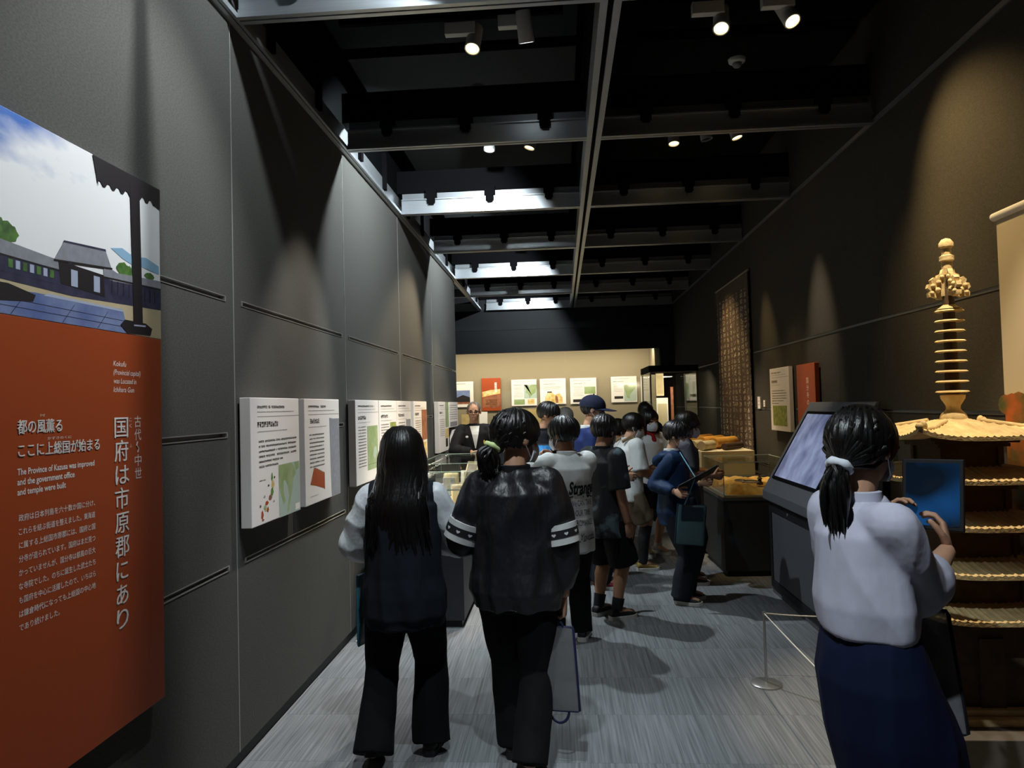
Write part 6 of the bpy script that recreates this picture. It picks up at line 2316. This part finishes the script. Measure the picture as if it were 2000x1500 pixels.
p15.top(C_BLOUSE, hem=.585, ease=.020, flare=.026, sease=.030, fold=.012, name='blouse', frac=.42, blouson=True, collar=C_BLOUSE, cuffr=.058, ff=5.0)
h = 1.56
q = MB(); rings = []
for z, wx, wy, oy in ((.10, .108, .110, .17), (.25, .112, .112, .11), (.40, .120, .116, .055), (.50, .116, .098, 0.01), (.56, .103, .080, 0), (.60, .092, .068, 0), (.62, .082, .060, 0)):
    rings.append(ell((0, oy, z * h), Vector((wx * h, 0, 0)), Vector((0, wy * h, 0)), 32))
q.loft(rings)
child('skirt', voxel(q, 'skirt', C_SKIRT, .009, 3, .010, 6, (1, 1, .15), seed=17), p15.root)
p15.shoes(SH_BLACK, SOLEB)

# ================================================================== THINGS IN HANDS
def frame(ax_z, ax_y):
    z = Vector(ax_z).normalized(); y = Vector(ax_y); y = (y - z * y.dot(z)).normalized(); x = y.cross(z)
    return Matrix((x, y, z)).transposed()


def tablet(label, c, normal, up, w, h_, scr):
    """screen looks along normal"""
    t = tag(empty('tablet', c), label, 'tablet')
    R = frame(normal, up)
    g = MB(); g.obox((0, 0, 0), (w, h_, .012), R); g.build('case', M_TABB, t, bevel=.004)
    g = MB(); g.obox(R @ Vector((0, 0, .0067)), (w * .86, h_ * .88, .001), R); g.build('screen', scr, t)
    g = MB(); g.obox(R @ Vector((w * .36, h_ * .4, -.0075)), (.02, .02, .003), R); g.build('camera', M_ALUD, t, bevel=.001)
    return t


SCR1 = mat('tablet_screen_gallery', (0.003, 0.008, 0.016, 1), .15, col2='#1b5590', scale=4.5, ramp=(.48, .80), emit=.35, detail=1.5)
SCR2 = mat('tablet_screen_blue', (0.02, 0.10, 0.25, 1), .2, col2='#4f9ad8', scale=16, emit=.6, detail=5)
SCR3 = mat('tablet_screen_dark', '#15171a', .2)
tablet('black tablet with a dim blue picture, held up by the woman in the pale blouse', tabc, (-.62, -.72, .20), (.12, .16, 1), .185, .235, SCR1)
tablet('tablet with a bright blue screen held by the child in the lettered T-shirt', (-.178, 5.30, 1.225), (.15, -.90, .40), (0, .4, 1), .22, .19, SCR2)
wrp = p5.world(p5.W[1])
tablet('thin black tablet seen almost edge-on in the hands of the boy in blue', (1.03, 5.66, .995), (-.42, .28, .80), (.85, .1, .42), .24, .34, SCR3)
tablet('small tablet held by the boy with glasses', p10.world((0, .34, 1.03)), tuple(Matrix.Rotation(p10.rot, 3, 'Z') @ Vector((0, -.6, .8))), (0, 0, 1), .2, .15, SCR3)
pp = tag(empty('papers', p12.world((-.02, .33, 1.06))), 'white papers in the hands of the staff man', 'papers')
Rp = Matrix.Rotation(p12.rot, 3, 'Z')
for i in range(3):
    g = MB(); g.obox((0, 0, i * .006), (.15, .10, .002), Rp @ Matrix.Rotation(.25 * i, 3, 'Z') @ Matrix.Rotation(.25, 3, 'X')); g.build('sheet', CARD, pp)

# clear carrier bag with navy edges
CLEARB = translucent_plastic('clear_grey_vinyl', '#6a6a6c', .72)
NAVYB = mat('navy_binding', '#141a3c', .6)
TEALB = translucent_plastic('teal_vinyl', '#46646a', .85)


def carrier(label, c, rz, w, h_, d, edge, sheet, loop_down=False, tilt=0.0, neck=None):
    t = tag(empty('carrier_bag', c, rz), label, 'bag')
    t.rotation_euler = (0, tilt, rz)
    g = MB(); n = 12
    rings = []
    for i in range(9):
        v = i / 8
        bul = d * (.35 + .65 * math.sin(PI * v) ** .6)
        rings.append([(w / 2 * math.copysign(abs(math.cos(a)) ** .35, math.cos(a)), bul / 2 * math.sin(a), -h_ * v) for a in np.linspace(0, 2 * PI, 20, endpoint=False)])
    g.loft(rings)
    g.build('vinyl_body', sheet, t, smooth=True)
    g = MB(); r = .006
    g.tube([(-w / 2, 0, 0), (w / 2, 0, 0), (w / 2 + .003, 0, -.01), (w / 2, 0, -h_), (w / 2 - .01, 0, -h_ - .003), (-w / 2, 0, -h_), (-w / 2 - .003, 0, -h_ + .01), (-w / 2, 0, 0)], r, 8)
    g.build('binding', edge, t, smooth=True)
    g = MB()
    pts = []
    for i in range(13):
        a = PI * i / 12
        pts.append((-.045 * math.cos(a), 0, (-h_ - .055 * math.sin(a)) if loop_down else .07 * math.sin(a)))
    g.tube(pts, .006, 8, flat=.5)
    g.build('loop_handle', edge, t, smooth=True)
    if loop_down:
        pts = [(-.05 * math.cos(PI * i / 12), 0, .035 * math.sin(PI * i / 12)) for i in range(13)]
        g = MB(); g.tube(pts, .007, 8); g.build('loop_handle', edge, t, smooth=True)
    return t


hw = g2.world(g2.W[1] + Vector((0, 0, -.075)))
carrier('clear grey vinyl bag with navy edges hanging from the hand of the ponytailed girl', (hw.x - .055, hw.y - .02, .618), -.25, .185, .36, .035, NAVYB, CLEARB, loop_down=True, tilt=-.06)
hw1 = g1.world(g1.W[-1])
carrier('narrow teal vinyl bag hanging edge-on at the left of the long-haired girl', (-.965, 3.52, .80), 1.25, .22, .33, .04, mat('teal_binding', '#2f6f86', .6), TEALB)
b5 = carrier('teal vinyl bag hanging in front of the boy in the blue jacket', (.985, 5.62, .80), .12, .22, .30, .04, mat('dark_teal_binding', '#15303a', .6), TEALB, tilt=.10)
g = MB(); g.box(-.085, .085, -.026, -.021, -.105, -.01); g.build('pocket', mat('dark_pocket', '#14202c', .5), b5)
g = MB(); g.tube([Vector(p5.world((.09, .04, 1.19))) - Vector((.985, 5.62, .80)), Vector((.0, -.04, .22)), Vector((-.06, -.01, .0))], .005, 8)
g.build('neck_strap', mat('blue_strap', '#5f93a8', .6), b5, smooth=True)
carrier('dim grey vinyl bag hanging from the arm of the woman in the pale blouse', (1.10, 2.34, .93), -.7, .15, .36, .045, mat('dark_binding', '#17171c', .6), translucent_plastic('dim_grey_vinyl', '#77767a', .8), tilt=-.12)
g = MB(); g.tube([(-.95, 4.55, .002), (-.92, 4.56, .002)], .001, 6)
pz = MB()
for bb in ((-1.30, -1.17, 4.72, 4.80), (-1.46, -1.36, 4.92, 4.95)):
    q = MB(); q.box(bb[0], bb[1], bb[2], bb[3], .0005, .003)
    tag(q.build('floor_note', CARD), 'white paper note on the carpet before the near showcase' if bb[0] > -1.35 else 'white strip on the carpet against the left wall', 'paper')
